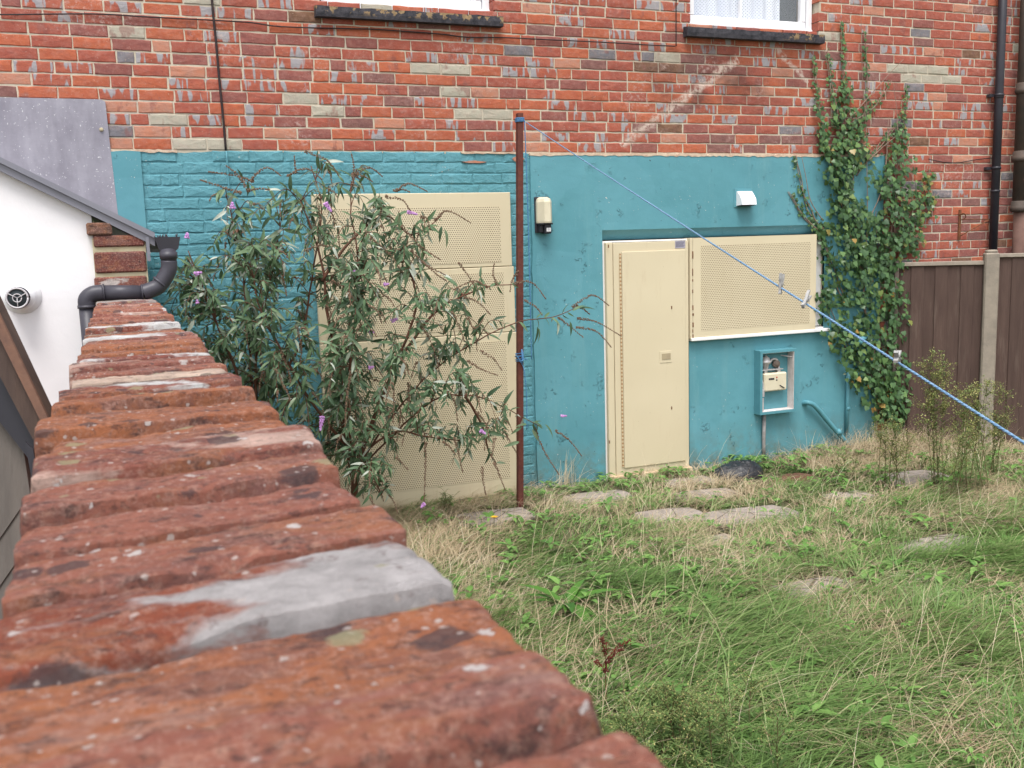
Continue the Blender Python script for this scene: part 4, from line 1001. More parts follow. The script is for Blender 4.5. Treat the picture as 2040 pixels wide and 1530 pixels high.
# rainwater pipe
Rp = .031; yP = yW-.085
def wp_(x, y): return W(x, y, yP)
rp = thing('rainwater_pipe', wp_(172, 690), 'dark grey rainwater pipe bending across the top of the garden wall', 'drainpipe')
mb = MB(); top = wp_(335, 500); mb.tube([(top.x, yP+.02, zg-.055), (top.x, yP, wp_(335, 527).z)], .030, 18)
mb.tube([(top.x, yP, top.z-.004), (top.x, yP, top.z-.03)], .0335, 18); mb.build('outlet', PIPE, rp)
A = wp_(335, 540); B = wp_(318, 568); Cc = wp_(285, 583); Dd = wp_(205, 583); E_ = wp_(173, 583)
mb = MB(); mb.tube(bez([(top.x, yP, wp_(335, 520).z), A, B, (wp_(300, 580).x, yP, Dd.z+.002), Cc], 6), Rp, 18)
mb.build('upper_bend', PIPE, rp)
mb = MB(); mb.tube([Cc, Dd], Rp*.93, 18); mb.build('crossing_pipe', PIPE, rp)
mb = MB(); mb.tube(bez([Dd, (wp_(186, 584).x, yP, Dd.z-.003), (wp_(173, 596).x, yP, wp_(173, 596).z), (wp_(173, 612).x, yP, wp_(173, 612).z)], 6), Rp, 18); mb.build('elbow', PIPE, rp)
vx = wp_(173, 612).x; mb = MB(); mb.tube([(vx, yP, wp_(173, 612).z), (vx, yP, 1.2)], Rp*.93, 18); mb.build('down_section', PIPE, rp)
for (P_, Q_) in (((vx, yP, wp_(173, 614).z), (vx, yP, wp_(173, 608).z)), (Cc, Cc+Vector((-.006, 0, 0))), (Dd, Dd+Vector((.006, 0, 0))), ((vx, yP, wp_(172, 702).z), (vx, yP, wp_(172, 694).z)), (B+Vector((.006, 0, .012)), B+Vector((.0, 0, .006)))):
    mb = MB(); mb.tube([P_, Q_], Rp*1.07, 18); mb.build('socket_ring', PIPE, rp)
# boiler flue on the white wall
fc = W(40, 592, yW-.02)
fl = thing('boiler_flue', fc, 'round boiler flue terminal with white collar on the white wall', 'flue')
mb = MB(); mb.lathe((fc.x+.006, yW, fc.z+.004), (0, -1, 0), [(0, .068), (.006, .067), (.012, .052), (.03, .050), (.045, .046)], 32); mb.build('collar', PVC, fl)
mb = MB(); n = 28
mb.lathe((fc.x-.004, yW-.045, fc.z), (0, -1, 0), [(0, .038), (.05, .038)], n); mb.build('sleeve', simple('grey flue sleeve', (.14, .14, .15), (.09, .09, .10), 30, .5), fl)
for k in range(6):
    mb = MB(); mb.tube([(fc.x-.004+.0395*math.cos(t), yW-.049-k*.008, fc.z+.0395*math.sin(t)) for t in np.linspace(0, 2*math.pi, 28)], .0016, 5); mb.build('rib', BLACKP, fl)
mb = MB(); mb.lathe((fc.x-.004, yW-.0955, fc.z), (0, -1, 0), [(0, .034), (.0015, .034)], 24); mb.build('dark_mouth', DARKIN, fl)
mb = MB()
mb.tube([(fc.x-.004+.036*math.cos(t), yW-.099, fc.z+.036*math.sin(t)) for t in np.linspace(0, 2*math.pi, 30)], .0035, 8)
mb.tube([(fc.x-.004+.015*math.cos(t), yW-.100, fc.z+.015*math.sin(t)) for t in np.linspace(0, 2*math.pi, 20)], .002, 6)
for k in range(3):
    t = 2*math.pi*k/3+.5; mb.tube([(fc.x-.004+.017*math.cos(t)*.0, yW-.100, fc.z), (fc.x-.004+.035*math.cos(t), yW-.100, fc.z+.035*math.sin(t))], .0018, 5)
mb.build('grille', simple('flue grille', (.55, .53, .55), (.45, .43, .45), 20, .45), fl)

# dark timber lean-to rafter and boards at the left edge
ts = thing('timber_lean_to', (-3.1, -5.0, 0), 'dark brown sloping timber edge of a lean-to at the far left of the picture', 'lean-to')
dep = 2.15
a0, a1 = DP(-150, 360, dep+.02), DP(92, 893, dep); w_ = DP(92, 893, dep)
def quadbox(P, th, mb):                                       # P: 4 picture points at one distance, given thickness going away
    f = Vector(_f); v = [DP(x, y, dep) for x, y in P]; v2 = [p+f*th for p in v]
    mb.add(v+v2, [(0, 1, 2, 3), (7, 6, 5, 4), (0, 4, 5, 1), (1, 5, 6, 2), (2, 6, 7, 3), (3, 7, 4, 0)])
mb = MB(); quadbox([(-170, 270), (106, 862), (84, 910), (-190, 390)], .05, mb); mb.build('rafter', BEAMW, ts)
f = Vector(_f); dep = 2.13
mb = MB(); quadbox([(-170, 268), (107, 858), (101, 880), (-175, 320)], .008, mb); mb.build('edge_strip', simple('worn brown timber edge', (.17, .09, .06), (.11, .06, .045), 25, .8, .4), ts)
dep = 2.19; mb = MB(); quadbox([(-190, 250), (78, 872), (58, 915), (-190, 600)], .02, mb); mb.build('underside_shade', BLACKP, ts)  # black sheet standing in for the shaded underside of the rafter
dep = 2.12; mb = MB(); quadbox([(50, 880), (66, 895), (76, 965), (64, 962)], .006, mb); mb.build('felt_flap', BLACKP, ts)
yy_ = [905, 985, 1080, 1190, 1330]
for k in range(4):
    dep = 2.22+.004*k; mb = MB(); P = [(-300, 600 if k == 0 else yy_[k]+500), (40, 850) if k == 0 else (56, yy_[k]-3), (60, yy_[k+1]), (-300, yy_[k+1]+520)]
    quadbox(P, .03, mb); mb.build('board', GREYW, ts)

# ================================================================== FENCE ON THE RIGHT
fn = thing('board_fence', (3.8, -.25, 0), 'dark brown close boarded fence with concrete posts at the right', 'fence')
F0 = Vector((3.50, -.03, 0)); F1 = Vector((4.10, -.475, 0)); fd = (F1-F0).normalized(); fnrm = Vector((fd.y, -fd.x, 0))
def fbox(s0, s1, o0, o1, z0, z1, mb, ch=.003):                # along the fence, offset towards camera, height
    M = Matrix(((fd.x, fnrm.x, 0, F0.x), (fd.y, fnrm.y, 0, F0.y), (0, 0, 1, 0), (0, 0, 0, 1))); mb.box((s0, o0, z0), (s1, o1, z1), 0, M, ch)
Lf = (F1-F0).length-.05; tA = W(1803, 522, -.03).z; tB = W(1965, 520, -.43).z
x = .02; k = 0
while x < Lf-.02:
    x2 = min(x+random.uniform(.098, .112), Lf); zt_ = tA+(tB-tA)*x/Lf-.03; mb = MB(); fbox(x, x2-.001, .0+(k % 2)*.009, .014+(k % 2)*.009, .03, zt_, mb); mb.build('fence_board', FENCEW, fn); x = x2-.006; k += 1
mb = MB(); fbox(0, Lf, -.012, .036, tB-.028, tB+.006, mb); mb.build('capping_rail', simple('grey capping rail', (.34, .29, .24), (.25, .21, .17), 18, .9, .4), fn)
mb = MB(); fbox(-.012, .022, -.01, .034, -.05, tA+.01, mb); mb.build('end_batten', simple('grey batten', (.26, .21, .18), (.18, .14, .12), 18, .9, .4), fn)
mb = MB(); pz = W(1985, 498, -.475).z; fbox(Lf+.0, Lf+.115, -.05, .065, -.1, pz-.02, mb, .012); fbox(Lf+.012, Lf+.103, -.038, .053, pz-.022, pz+.004, mb, .010); mb.build('concrete_post', CONC, fn)
x = Lf+.118; k = 0
while x < Lf+2.0:
    mb = MB(); x2 = x+random.uniform(.10, .115); fbox(x, x2-.001, .0+(k % 2)*.009, .014+(k % 2)*.009, .03, tB+.03, mb); mb.build('fence_board', FENCEW, fn); x = x2-.006; k += 1
mb = MB(); fbox(Lf+.118, Lf+2.0, -.012, .036, tB+.0305, tB+.062, mb); mb.build('capping_rail', simple('grey capping rail b', (.34, .29, .24), (.25, .21, .17), 18, .9, .4), fn)
mb = MB(); fbox(Lf+2.005, Lf+2.12, -.05, .065, -.1, pz, mb, .012); mb.build('concrete_post', CONC, fn)

# ================================================================== BUDDLEIA
base = Vector(W(705, 1010, -.55)); base.z = 0
bud = thing('buddleia_bush', base, 'large leafy buddleia bush with brown seed spikes and a few lilac flowers before the screen', 'bush')
B0 = (706, 1010, -.55)
def P3(p): return W(p[0], p[1], p[2])
mains = [
 [B0, (700, 920, -.58), (690, 800, -.62), (655, 640, -.68), (640, 520, -.70), (600, 400, -.68)],
 [(702, 950, -.56), (685, 850, -.7), (700, 700, -.85), (715, 560, -.85), (700, 430, -.8), (700, 360, -.75)],
 [B0, (712, 930, -.60), (745, 830, -.72), (790, 720, -.82), (830, 600, -.80), (800, 500, -.75)],
 [(706, 940, -.56), (760, 860, -.65), (840, 760, -.68), (930, 690, -.62), (1035, 641, -.56), (1110, 630, -.54), (1150, 612, -.54)],
 [(706, 940, -.56), (770, 880, -.75), (860, 800, -.85), (950, 790, -.75), (1030, 825, -.62), (1075, 850, -.58)],
 [(510, 900, -.45), (508, 780, -.5), (512, 680, -.55), (530, 600, -.6), (545, 520, -.62), (560, 440, -.62)],
 [(510, 900, -.45), (500, 760, -.42), (495, 640, -.42), (480, 520, -.42), (465, 440, -.42), (450, 390, -.42)],
 [(505, 860, -.5), (470, 740, -.58), (430, 640, -.6), (400, 570, -.6), (375, 500, -.6)],
 [(515, 860, -.45), (560, 760, -.55), (600, 680, -.6), (620, 560, -.62), (640, 420, -.62), (620, 330, -.6)],
 [(700, 900, -.6), (620, 800, -.75), (560, 700, -.8), (520, 620, -.8), (500, 520, -.75)],
 [(790, 720, -.82), (850, 640, -.85), (900, 600, -.8), (960, 575, -.7), (1030, 565, -.64)],
 [(640, 560, -.70), (700, 480, -.72), (770, 430, -.66), (820, 470, -.6), (880, 430, -.55)],
 [(706, 960, -.56), (730, 900, -.7), (790, 860, -.8), (860, 870, -.8), (920, 880, -.75)],
 [(930, 790, -.75), (960, 850, -.72), (975, 900, -.7), (990, 925, -.68)],
 [(700, 960, -.56), (720, 930, -.75), (745, 950, -.85), (760, 985, -.85)]]
mesh_m = []
for i, m_ in enumerate(mains):
    pts = bez([P3(p) for p in m_], 5); n = len(pts); r0_ = .017 if m_[0] == B0 else .009
    if i in (3, 4): r0_ = .006
    mb = MB(); mb.tube([p+Vector(((mn.noise(p*9)), 0, mn.noise(p*8+Vector((3, 3, 3)))))*.012 for p in pts], [r0_*(1-.8*k/(n-1))+.0012 for k in range(n)], 7); mb.build('stem', STEM, bud); mesh_m.append(pts)
mb = MB(); mb.tube([(base.x, base.y, -.05), P3(B0)+Vector((0, 0, .02)), P3((704, 930, -.57))], [.026, .022, .015], 9); mb.build('trunk', STEM, bud)
allm = [p for pts in mesh_m for p in pts[6:]]
LP, LD, LU, LS, LT = [], [], [], [], []
def add_leaf(p, d, s_, up=None):
    LP.append(tuple(p)); LD.append(tuple(d)); u = up or Vector((random.gauss(0, .5), -.6+random.gauss(0, .5), .75+random.gauss(0, .35))); LU.append(tuple(u)); LS.append(s_); LT.append(min(1, max(0, random.gauss(.42, .24))))
def leafy(pts, n, s_=.108, gap=0):                           # opposite pairs along a shoot
    N_ = len(pts)
    for k in range(n):
        q = (k+.5+gap)/(n+gap); i = min(N_-2, int(q*(N_-1))); p = pts[i]; t = (pts[i+1]-pts[i]).normalized()
        side = t.cross(Vector((random.gauss(0, .5), random.gauss(0, 1), random.gauss(0, .6)))).normalized()
        for sg in (-1, 1):
            if random.random() < .08: continue
            d = t*random.uniform(.3, .9)+side*sg*random.uniform(.6, 1.)+Vector((0, -.12, -random.uniform(-.15, .75)))
            add_leaf(p, d, s_*random.choice((random.uniform(.35, .8), random.uniform(.7, 1.25)))*(1-.35*q))
shoots = MB(); tips = []
def shoot(tip, L=None, nl=6):
    b = min(allm, key=lambda q: (q-tip).length+random.uniform(0, .16)); v = tip-b; L = v.length
    if L > .42: b = tip-v*(.42/L); v = tip-b
    mid = b+v*.55+Vector((random.uniform(-.03, .03), random.uniform(-.04, .01), .045+random.uniform(0, .05)))
    pts = bez([b, mid, tip], 6); shoots.tube(pts, [.0032*(1-.6*i/(len(pts)-1)) for i in range(len(pts))], 5, cap=False)
    leafy(pts[2:], nl, gap=.3); tips.append((tip, (pts[-1]-pts[-2]).normalized())); return pts
def ell(cx, cy, rx, ry, Y0, Y1, n, nl=6):
    for _ in range(n):
        a = random.uniform(0, 2*math.pi); r = math.sqrt(random.random()); x, y = cx+rx*r*math.cos(a), cy+ry*r*math.sin(a)
        shoot(W(x, y, random.uniform(Y0, Y1)), nl=nl)
ell(470, 600, 125, 120, -.9, -.25, 74); ell(450, 760, 120, 130, -.7, -.2, 56); ell(560, 480, 115, 95, -.9, -.4, 30, 5); ell(640, 640, 150, 170, -1.1, -.35, 117)
ell(640, 810, 125, 115, -1.0, -.3, 79); ell(760, 590, 115, 125, -1.15, -.5, 47); ell(840, 780, 125, 95, -1.1, -.5, 56); ell(730, 430, 80, 60, -.9, -.5, 15, 5)
ell(690, 375, 70, 40, -.8, -.5, 7, 4); ell(480, 430, 70, 60, -.7, -.3, 8, 4); ell(930, 640, 90, 70, -.9, -.5, 18, 5); ell(740, 930, 60, 75, -1.0, -.5, 30, 5); ell(950, 860, 60, 60, -.9, -.6, 14, 5); ell(900, 900, 60, 30, -.9, -.6, 5, 4)
ell(370, 600, 50, 70, -.6, -.3, 19, 5); ell(600, 900, 80, 70, -.6, -.3, 22, 5); ell(800, 500, 70, 60, -.95, -.5, 12, 5)
for pts, a, n in ((mesh_m[3], .55, 9), (mesh_m[4], .5, 9), (mesh_m[10], .4, 8), (mesh_m[11], .4, 7), (mesh_m[12], .5, 7), (mesh_m[13], .2, 7), (mesh_m[0], .45, 9), (mesh_m[1], .45, 9), (mesh_m[6], .4, 8), (mesh_m[8], .4, 8), (mesh_m[5], .4, 8)):
    leafy(pts[int(len(pts)*a):], n, .105)
for (px, py, dx, dz) in ((1000, 650, -.2, -1), (1070, 650, 0, -1), (1072, 652, .2, -1), (1110, 640, .15, -1), (1020, 655, -.5, -.9), (1040, 850, -.9, -.35), (1060, 855, .5, -.9), (1050, 845, -.8, .1), (1085, 845, .7, -.7), (1035, 880, -1, -.1), (1140, 620, .7, .5), (1155, 615, .9, .2), (1135, 640, .2, -1), (1060, 840, 1, -.3), (885, 455, .3, -1), (880, 450, -.3, -.9)):
    add_leaf(W(px, py, -.56), Vector((dx, -.2, dz)), random.uniform(.085, .13))
shoots.build('twigs', STEM, bud)['kind'] = 'stuff'
LP, LD, LU, LS, LT = map(np.array, (LP, LD, LU, LS, LT))
LT = np.where(rng.random(len(LT)) < .07, 1., LT)
dist = np.linalg.norm(LP-CAM, axis=1); od = np.argsort(dist-LS*6); ind, rest = od[:290], od[290:]
tm = lance(6, .115, .04, .38)
singles('leaf', tm, LP[ind], LD[ind], LU[ind], LS[ind], BUDI, bud)
o = scatter('leaves', tm, LP[rest], LD[rest], LU[rest], LS[rest], LT[rest], BUD, bud); o['kind'] = 'stuff'

def spike(pts, r, mat, name='seed_spike', n=None, dens=1.):
    L = sum((pts[i+1]-pts[i]).length for i in range(len(pts)-1)); n = n or int(L/.0016*dens); mb = MB(); mb.tube(pts, .0012, 4)
    for i in range(n):
        q = (i+random.random())/n; k = min(len(pts)-2, int(q*(len(pts)-1))); fr_ = q*(len(pts)-1)-k; p = pts[k].lerp(pts[k+1], fr_); t = (pts[k+1]-pts[k]).normalized()
        if math.sin(q*L/.014*2*math.pi) < -.45 and q < .8: continue
        a = random.uniform(0, 2*math.pi); o_ = t.orthogonal().normalized(); o_ = Matrix.Rotation(a, 3, t) @ o_; rr = r*(1-.75*q)*random.uniform(.5, 1.1); c = p+o_*rr; s_ = random.uniform(.0042, .0072)*(1-.4*q)
        u = t.cross(o_)
        mb.add([c+t*s_, c+o_*s_, c-t*s_, c-o_*s_*.6, c+u*s_, c-u*s_], [(0, 1, 4), (1, 2, 4), (2, 3, 4), (3, 0, 4), (1, 0, 5), (2, 1, 5), (3, 2, 5), (0, 3, 5)])
    return mb.build(name, mat, bud)
SP = [[(480,385),(440,372),(398,358)],[(505,362),(470,350),(415,342)],[(490,372),(470,345),(450,330)],[(502,356),(530,334),(560,350)],[(590,345),(588,328),(586,310)],[(572,350),(610,336),(642,358)],[(608,302),(650,318),(675,350)],[(492,380),(515,376),(538,378)],[(702,372),(705,335),(700,306)],[(700,352),(735,334),(762,352)],[(788,382),(815,366),(852,382)],[(784,380),(800,377),(817,383)],[(700,346),(722,350),(742,362)],
 [(866,440),(892,420),(938,444)],[(768,392),(800,398),(818,420)],[(838,432),(850,436),(858,458)],[(800,450),(835,488),(878,518)],[(818,498),(850,528),(888,548)],[(914,524),(932,548),(946,572)],[(990,566),(982,545),(985,524)],[(1032,540),(1020,560),(1016,582)],[(1022,566),(1058,562),(1088,596)],[(972,572),(942,560),(902,578)],[(925,592),(952,602),(978,628)],[(932,632),(946,655),(964,634)],
 [(932,718),(958,735),(992,748)],[(958,700),(984,716),(1000,738)],[(815,762),(815,800),(819,832)],[(848,882),(847,940),(845,1000)],[(905,872),(914,905),(922,942)],[(882,880),(896,890),(908,906)],[(985,872),(983,892),(979,912)],[(1004,858),(1016,880),(1029,902)],[(984,922),(995,945),(1006,976)],[(960,930),(963,960),(968,986)],[(782,762),(785,800),(783,842)],[(790,910),(800,922),(813,936)],
 [(1140,612),(1180,588),(1213,609)],[(1150,634),(1190,642),(1238,670)],[(1148,652),(1188,660),(1218,692)],[(1112,632),(1135,650),(1162,672)],[(1045,598),(1068,612),(1080,628)],[(1107,858),(1135,878),(1159,909)],[(1065,852),(1082,895),(1114,946)],[(1148,608),(1165,618),(1175,626)],[(730,470),(770,500),(800,540)],[(560,700),(575,740),(580,770)],[(700,740),(690,800),(688,850)],[(840,520),(868,545),(890,560)],[(900,620),(915,650),(925,680)],[(590,650),(600,690),(598,730)],[(830,640),(850,665),(866,700)],[(610,500),(640,488),(668,500)],[(660,560),(690,575),(705,600)],[(890,780),(905,800),(912,840)],[(800,820),(795,850),(790,880)],[(950,820),(968,845),(975,880)]]
for s_ in SP:
    Yd = random.uniform(-1.02, -.85) if s_[0][0] < 1000 else -.54
    spike(bez([W(x, y, Yd) for x, y in s_], 5), random.uniform(.0075, .0105), DEADM)
random.shuffle(tips)
for tip, t in tips[:170]:
    L = random.uniform(.06, .13); d = t*.6+Vector((random.uniform(-.3, .5), -.1, random.uniform(-.2, .3)))
    d.normalize(); spike(bez([tip, tip+d*L*.5, tip+d*L*.85+Vector((0, 0, -L*.35))], 4), random.uniform(.006, .009), DEADM, dens=.8)
for (px, py, L, r, dx, dz) in [(463,415,.035,.014,0,1),(648,405,.06,.013,.5,-.8),(388,546,.04,.013,1,.2),(704,543,.045,.014,1,.1),(780,640,.045,.012,1,.4),(735,733,.03,.010,1,.2),(642,830,.085,.014,-.25,-1),(812,422,.06,.010,1,-.3),(957,858,.04,.013,.8,-.6),(1118,829,.04,.008,1,0),(845,1003,.035,.013,-.6,-.6),(765,567,.03,.010,1,.1),(737,660,.03,.010,1,-.3),(372,474,.03,.012,.2,1),(393,604,.02,.009,0,1)]:
    Yd = -.9 if px < 1000 else -.6; p = W(px, py, Yd); d = Vector((dx, -.25, dz)).normalized()
    o = spike([p, p+d*L*.35, p+d*L*.7, p+d*L], r, PURP, 'flower', n=int(L*3600)); o['label'] = 'lilac flower head still in bloom'

# ================================================================== IVY
ivy = thing('ivy', W(1775, 870, -.05), 'climbing ivy spreading over teal wall and bare brick left of the fence', 'climbing plant')
IV = [([(1790,865),(1765,780),(1740,700),(1722,610),(1720,520),(1700,430),(1700,350),(1690,250),(1682,150),(1678,40)], [30,44,52,48,50,42,38,24,9,3], 1.),
 ([(1720,540),(1690,440),(1665,340),(1645,280),(1628,200),(1622,110)], [24,30,28,17,10,3], .9), ([(1700,330),(1715,270),(1728,180),(1722,60)], [24,17,8,2], .7), ([(1680,300),(1665,220),(1655,150),(1648,95)], [18,13,8,3], .7),
 ([(1775,480),(1785,400),(1792,330),(1798,250),(1806,170)], [44,42,30,12,5], .95), ([(1790,500),(1825,430),(1845,380),(1852,330)], [36,30,20,10], .85), ([(1850,430),(1862,400),(1866,385)], [14,12,8], .6),
 ([(1655,470),(1625,440),(1605,400),(1592,360),(1582,310)], [18,11,8,7,4], .7), ([(1640,470),(1600,425),(1576,382)], [13,8,4], .7), ([(1690,610),(1665,560),(1645,500),(1640,455)], [26,22,16,10], .8),
 ([(1810,835),(1770,800),(1730,745),(1690,690),(1655,620),(1640,575)], [34,34,36,34,26,16], .95), ([(1790,830),(1790,720),(1790,620),(1785,540),(1780,470)], [36,36,36,38,42], .95), ([(1690,250),(1740,215),(1775,160)], [12,9,4], .5), ([(1700,350),(1755,290),(1790,240)], [14,9,6], .5),
 ([(1760,540),(1745,470),(1742,420)], [24,22,14], .8), ([(1820,800),(1830,720),(1815,640)], [16,16,12], .6), ([(1750,400),(1770,340),(1768,260)], [20,14,5], .6)]
IP, ID_, IU, IS, IT = [], [], [], [], []
for pts, wd, dn in IV:
    L = 0
    for i in range(len(pts)-1):
        (x0, y0), (x1, y1) = pts[i], pts[i+1]; seg = math.hypot(x1-x0, y1-y0)
        n = int(seg*(wd[i]+wd[i+1])/2*dn/34*1.6)+int(seg/6)
        for _ in range(n):
            t = random.random(); ww = wd[i]+(wd[i+1]-wd[i])*t; o_ = max(-1.15, min(1.15, random.gauss(0, .55)))
            nx__, ny__ = -(y1-y0)/seg, (x1-x0)/seg
            px, py = x0+(x1-x0)*t+nx__*ww*o_, y0+(y1-y0)*t+ny__*ww*o_
            if (px-1712)**2/180+(py-365)**2/1100 < 1 or (px-1660)**2/150+(py-625)**2/300 < 1 or (px-1745)**2/140+(py-400)**2/900 < 1: continue
            thin = ww < 12
            Y = -.03-random.random()**1.5*(.035 if thin else .13)*min(1, ww/35)
            p = W(px, py, Y)
            if p.z < .02: continue
            IP.append(tuple(p)); ID_.append((random.gauss(0, .5), -.25+random.gauss(0, .25), -.9+random.gauss(0, .45))); IU.append((random.gauss(0, .35), -1, .45+random.gauss(0, .3)))
            IS.append(random.uniform(.020, .034) if thin else random.uniform(.026, .056)); tt = random.gauss(.36, .22)+(.25 if py < 330 and random.random() < .4 else 0)
            if py > 560 and random.random() < .02: tt = 1
            if px > 1835 and random.random() < .25: tt = .98
            IT.append(min(1, max(0, tt)))
IP, ID_, IU, IS, IT = map(np.array, (IP, ID_, IU, IS, IT)); od = np.argsort(-IS-.05*(-IP[:, 1])); ind, rest = od[:295], od[295:]
tmi = ivyleaf(); singles('leaf', tmi, IP[ind], ID_[ind], IU[ind], IS[ind], IVYI, ivy); o = scatter('leaves', tmi, IP[rest], ID_[rest], IU[rest], IS[rest], IT[rest], IVY, ivy, False); o['kind'] = 'stuff'
for pts, wd, dn in IV:
    for rep in range(2):
        P_ = [W(x+random.uniform(-6, 6), y, -.028-rep*.006) for x, y in pts]; b_ = bez(P_, 5); mb = MB(); n = len(b_)
        mb.tube([p+Vector((mn.noise(p*7+Vector((rep*5, 0, 0)))*.02, 0, 0)) for p in b_], [.006*(1-.75*i/(n-1))*(.7+.3*dn)+.0008 for i in range(n)], 6); mb.build('stem', IVYST, ivy)
for pl in ([(1725,520),(1728,430),(1727,330),(1725,250),(1718,150),(1715,20)],[(1783,300),(1788,240),(1780,165)],[(1730,320),(1762,290),(1800,260)],[(1690,240),(1760,160),(1800,118)],[(1765,340),(1770,235)],[(1735,430),(1760,370),(1765,310)],[(1640,440),(1615,400),(1605,350),(1597,312)],[(1790,620),(1800,660),(1795,700),(1812,730)]):
    b_ = bez([W(x, y, -.05) for x, y in pl], 5); mb = MB(); mb.tube(b_, [.0045*(1-.6*i/(len(b_)-1)) for i in range(len(b_))], 6); mb.build('bare_stem', IVYST, ivy)

# ================================================================== GRASS
def sampled(n, x0, x1, y0, y1): return np.stack([rng.uniform(x0, x1, n), rng.uniform(y0, y1, n)], 1)
def vnoise(P, s_, o_=0): return np.array([mn.noise(Vector((x*s_+o_, y*s_, o_))) for x, y in P])
fdn = np.array([fnrm.x, fnrm.y]); F0n = np.array([F0.x, F0.y])
BAG = G(1475, 945, .02); SOIL = G(1580, 950, .02)
def keep_zone(P):
    k = (((P[:, 0]-BAG.x)/.25)**2+((P[:, 1]-BAG.y+.10)/.26)**2 > 1) & (((P[:, 0]-SOIL.x)/.22)**2+((P[:, 1]-SOIL.y+.06)/.17)**2 > 1)
    k &= (P[:, 1] < -.03) & (P[:, 0] > XB+.01)
    k &= ((P-F0n) @ fdn > .03) | (P[:, 0] < 3.4)
    d = np.stack([P[:, 0]-CAM[0], P[:, 1]-CAM[1]], 1); along_r = (d[:, 0]*_r[0]+d[:, 1]*_r[1])/np.maximum(.3, d[:, 0]*_f[0]+d[:, 1]*_f[1]); return k & (along_r < .66)
def slabmask(P, g=1.):
    m = np.zeros(len(P))
    for (x, y, a, b) in slabs: m = np.maximum(m, 1-np.clip((np.abs((P[:, 0]-x+.05*np.sin(P[:, 1]*31+x))/(a*g*1.0))**6+np.abs((P[:, 1]-y+.035*np.sin(P[:, 0]*23+y*5))/(b*g*.97))**6), 0, 1))
    return m
def roots(P): return np.stack([P[:, 0], P[:, 1], np.zeros(len(P))], 1)
VV, TT, CC = [], [], []
def addb(P, h, wd, az, lean, tint, seed):
    V, T, c = blades(roots(P), h, wd, az, lean, tint, seed); off = sum(len(v) for v in VV); VV.append(V); TT.append(T+off); CC.append(c)
P = sampled(200000, -2.6, 5.2, -6.4, -.03); P = P[keep_zone(P)]
# tufts: pull the roots towards cell centres so the turf is clumped
cell = .085; cxy = (np.floor(P/cell)+.5)*cell; jit = np.stack([vnoise(cxy, 13.1, 2)[:], vnoise(cxy, 17.3, 9)], 1)*.07; P = P*.45+(cxy+jit)*.55
back = np.clip((P[:, 1]+2.0)/1.6, 0, 1)                       # nearer the house the turf is thin and dry
sm = slabmask(P, 1.0)-1.2*(vnoise(P, 3.2, 33) > .52); big = vnoise(P, .9, 4); mid = vnoise(P, 2.7, 7)
dens = np.clip(.88-.22*back+.8*mid, .10, 1)*((sm < .12) | (rng.random(len(P)) < .035))
P2 = P[rng.random(len(P)) < dens]; mid2 = vnoise(P2, 2.1, 7); big2 = vnoise(P2, .8, 11); bk = np.clip((P2[:, 1]+2.4)/1.8, 0, 1); n = len(P2)
h = (.13+.16*np.clip(mid2+.25, 0, 1)+rng.normal(0, .04, n))*(1-.5*bk); h = np.clip(h, .03, .40)
az = -.35+2.2*vnoise(P2, .7, 21)+2.0*vnoise(P2, 2.6, 31)+rng.normal(0, .65, n); lean = np.clip(1.0+.30*vnoise(P2, 1.9, 41)+rng.normal(0, .16, n), .35, 1.3)
tint = np.clip(.42+.45*big2+rng.normal(0, .2, n)+.2*bk, 0, 1)
addb(P2, h, rng.uniform(.0034, .0078, n), az, lean, tint, 1)
me = raw_mesh('grass', np.concatenate(VV), np.concatenate(TT), np.concatenate(CC), [GRASS]); g = obj_raw('grass', me); tag(g, 'long matted green grass of the neglected lawn', 'grass', kind='stuff')
print('green blades', n)
VV, TT, CC = [], [], []
P = sampled(260000, -2.6, 5.2, -6.4, -.03); P = P[keep_zone(P)]; cell = .11; cxy = (np.floor(P/cell)+.5)*cell; P = P*.5+cxy*.5
bk = np.clip((P[:, 1]+2.6)/1.8, 0, 1); rt = np.clip((P[:, 0]-1.2)/2, 0, 1); sm = slabmask(P); pat = vnoise(P, 1.3, 51)
sm = sm-1.2*(vnoise(P, 2.6, 35) > .52); dens = np.clip(.26+.16*bk+.14*rt+.9*pat, .05, 1)*((sm < .12) | (rng.random(len(P)) < .05)); P2 = P[rng.random(len(P)) < dens]; n = len(P2)
h = np.clip(.19+rng.normal(0, .07, n), .04, .45); az = .25+1.6*vnoise(P2, .6, 61)+1.4*vnoise(P2, 2.2, 71)+rng.normal(0, .8, n); lean = np.clip(1.08+rng.normal(0, .15, n), .45, 1.32)
addb(P2, h, rng.uniform(.0018, .0038, n), az, lean, np.clip(.45+rng.normal(0, .24, n)+.3*vnoise(P2, 1.2, 81), 0, 1), 2); print('straw', n)
# taller seed stalks
Ps = sampled(1500, -1.4, 5.0, -5.0, -.05); Ps = Ps[keep_zone(Ps)]; Ps = Ps[rng.random(len(Ps)) < np.clip(.6+vnoise(Ps, 1.1, 5), .1, 1)]; n = len(Ps)
addb(Ps, rng.uniform(.25, .48, n), np.full(n, .0024), .1+2*vnoise(Ps, .8, 15)+rng.normal(0, .9, n), np.clip(rng.normal(.75, .2, n), .3, 1.05), rng.uniform(.5, 1, n), 3)
# dry heap in the corner by the fence
Pc = np.stack([rng.normal(3.25, .42, 4200), rng.normal(-.32, .20, 4200)], 1); Pc = Pc[keep_zone(Pc)]; n = len(Pc)
addb(Pc, rng.uniform(.12, .38, n), rng.uniform(.0016, .003, n), rng.uniform(-2.2, 1.4, n), rng.uniform(.5, 1.1, n), rng.uniform(.0, .8, n), 4)
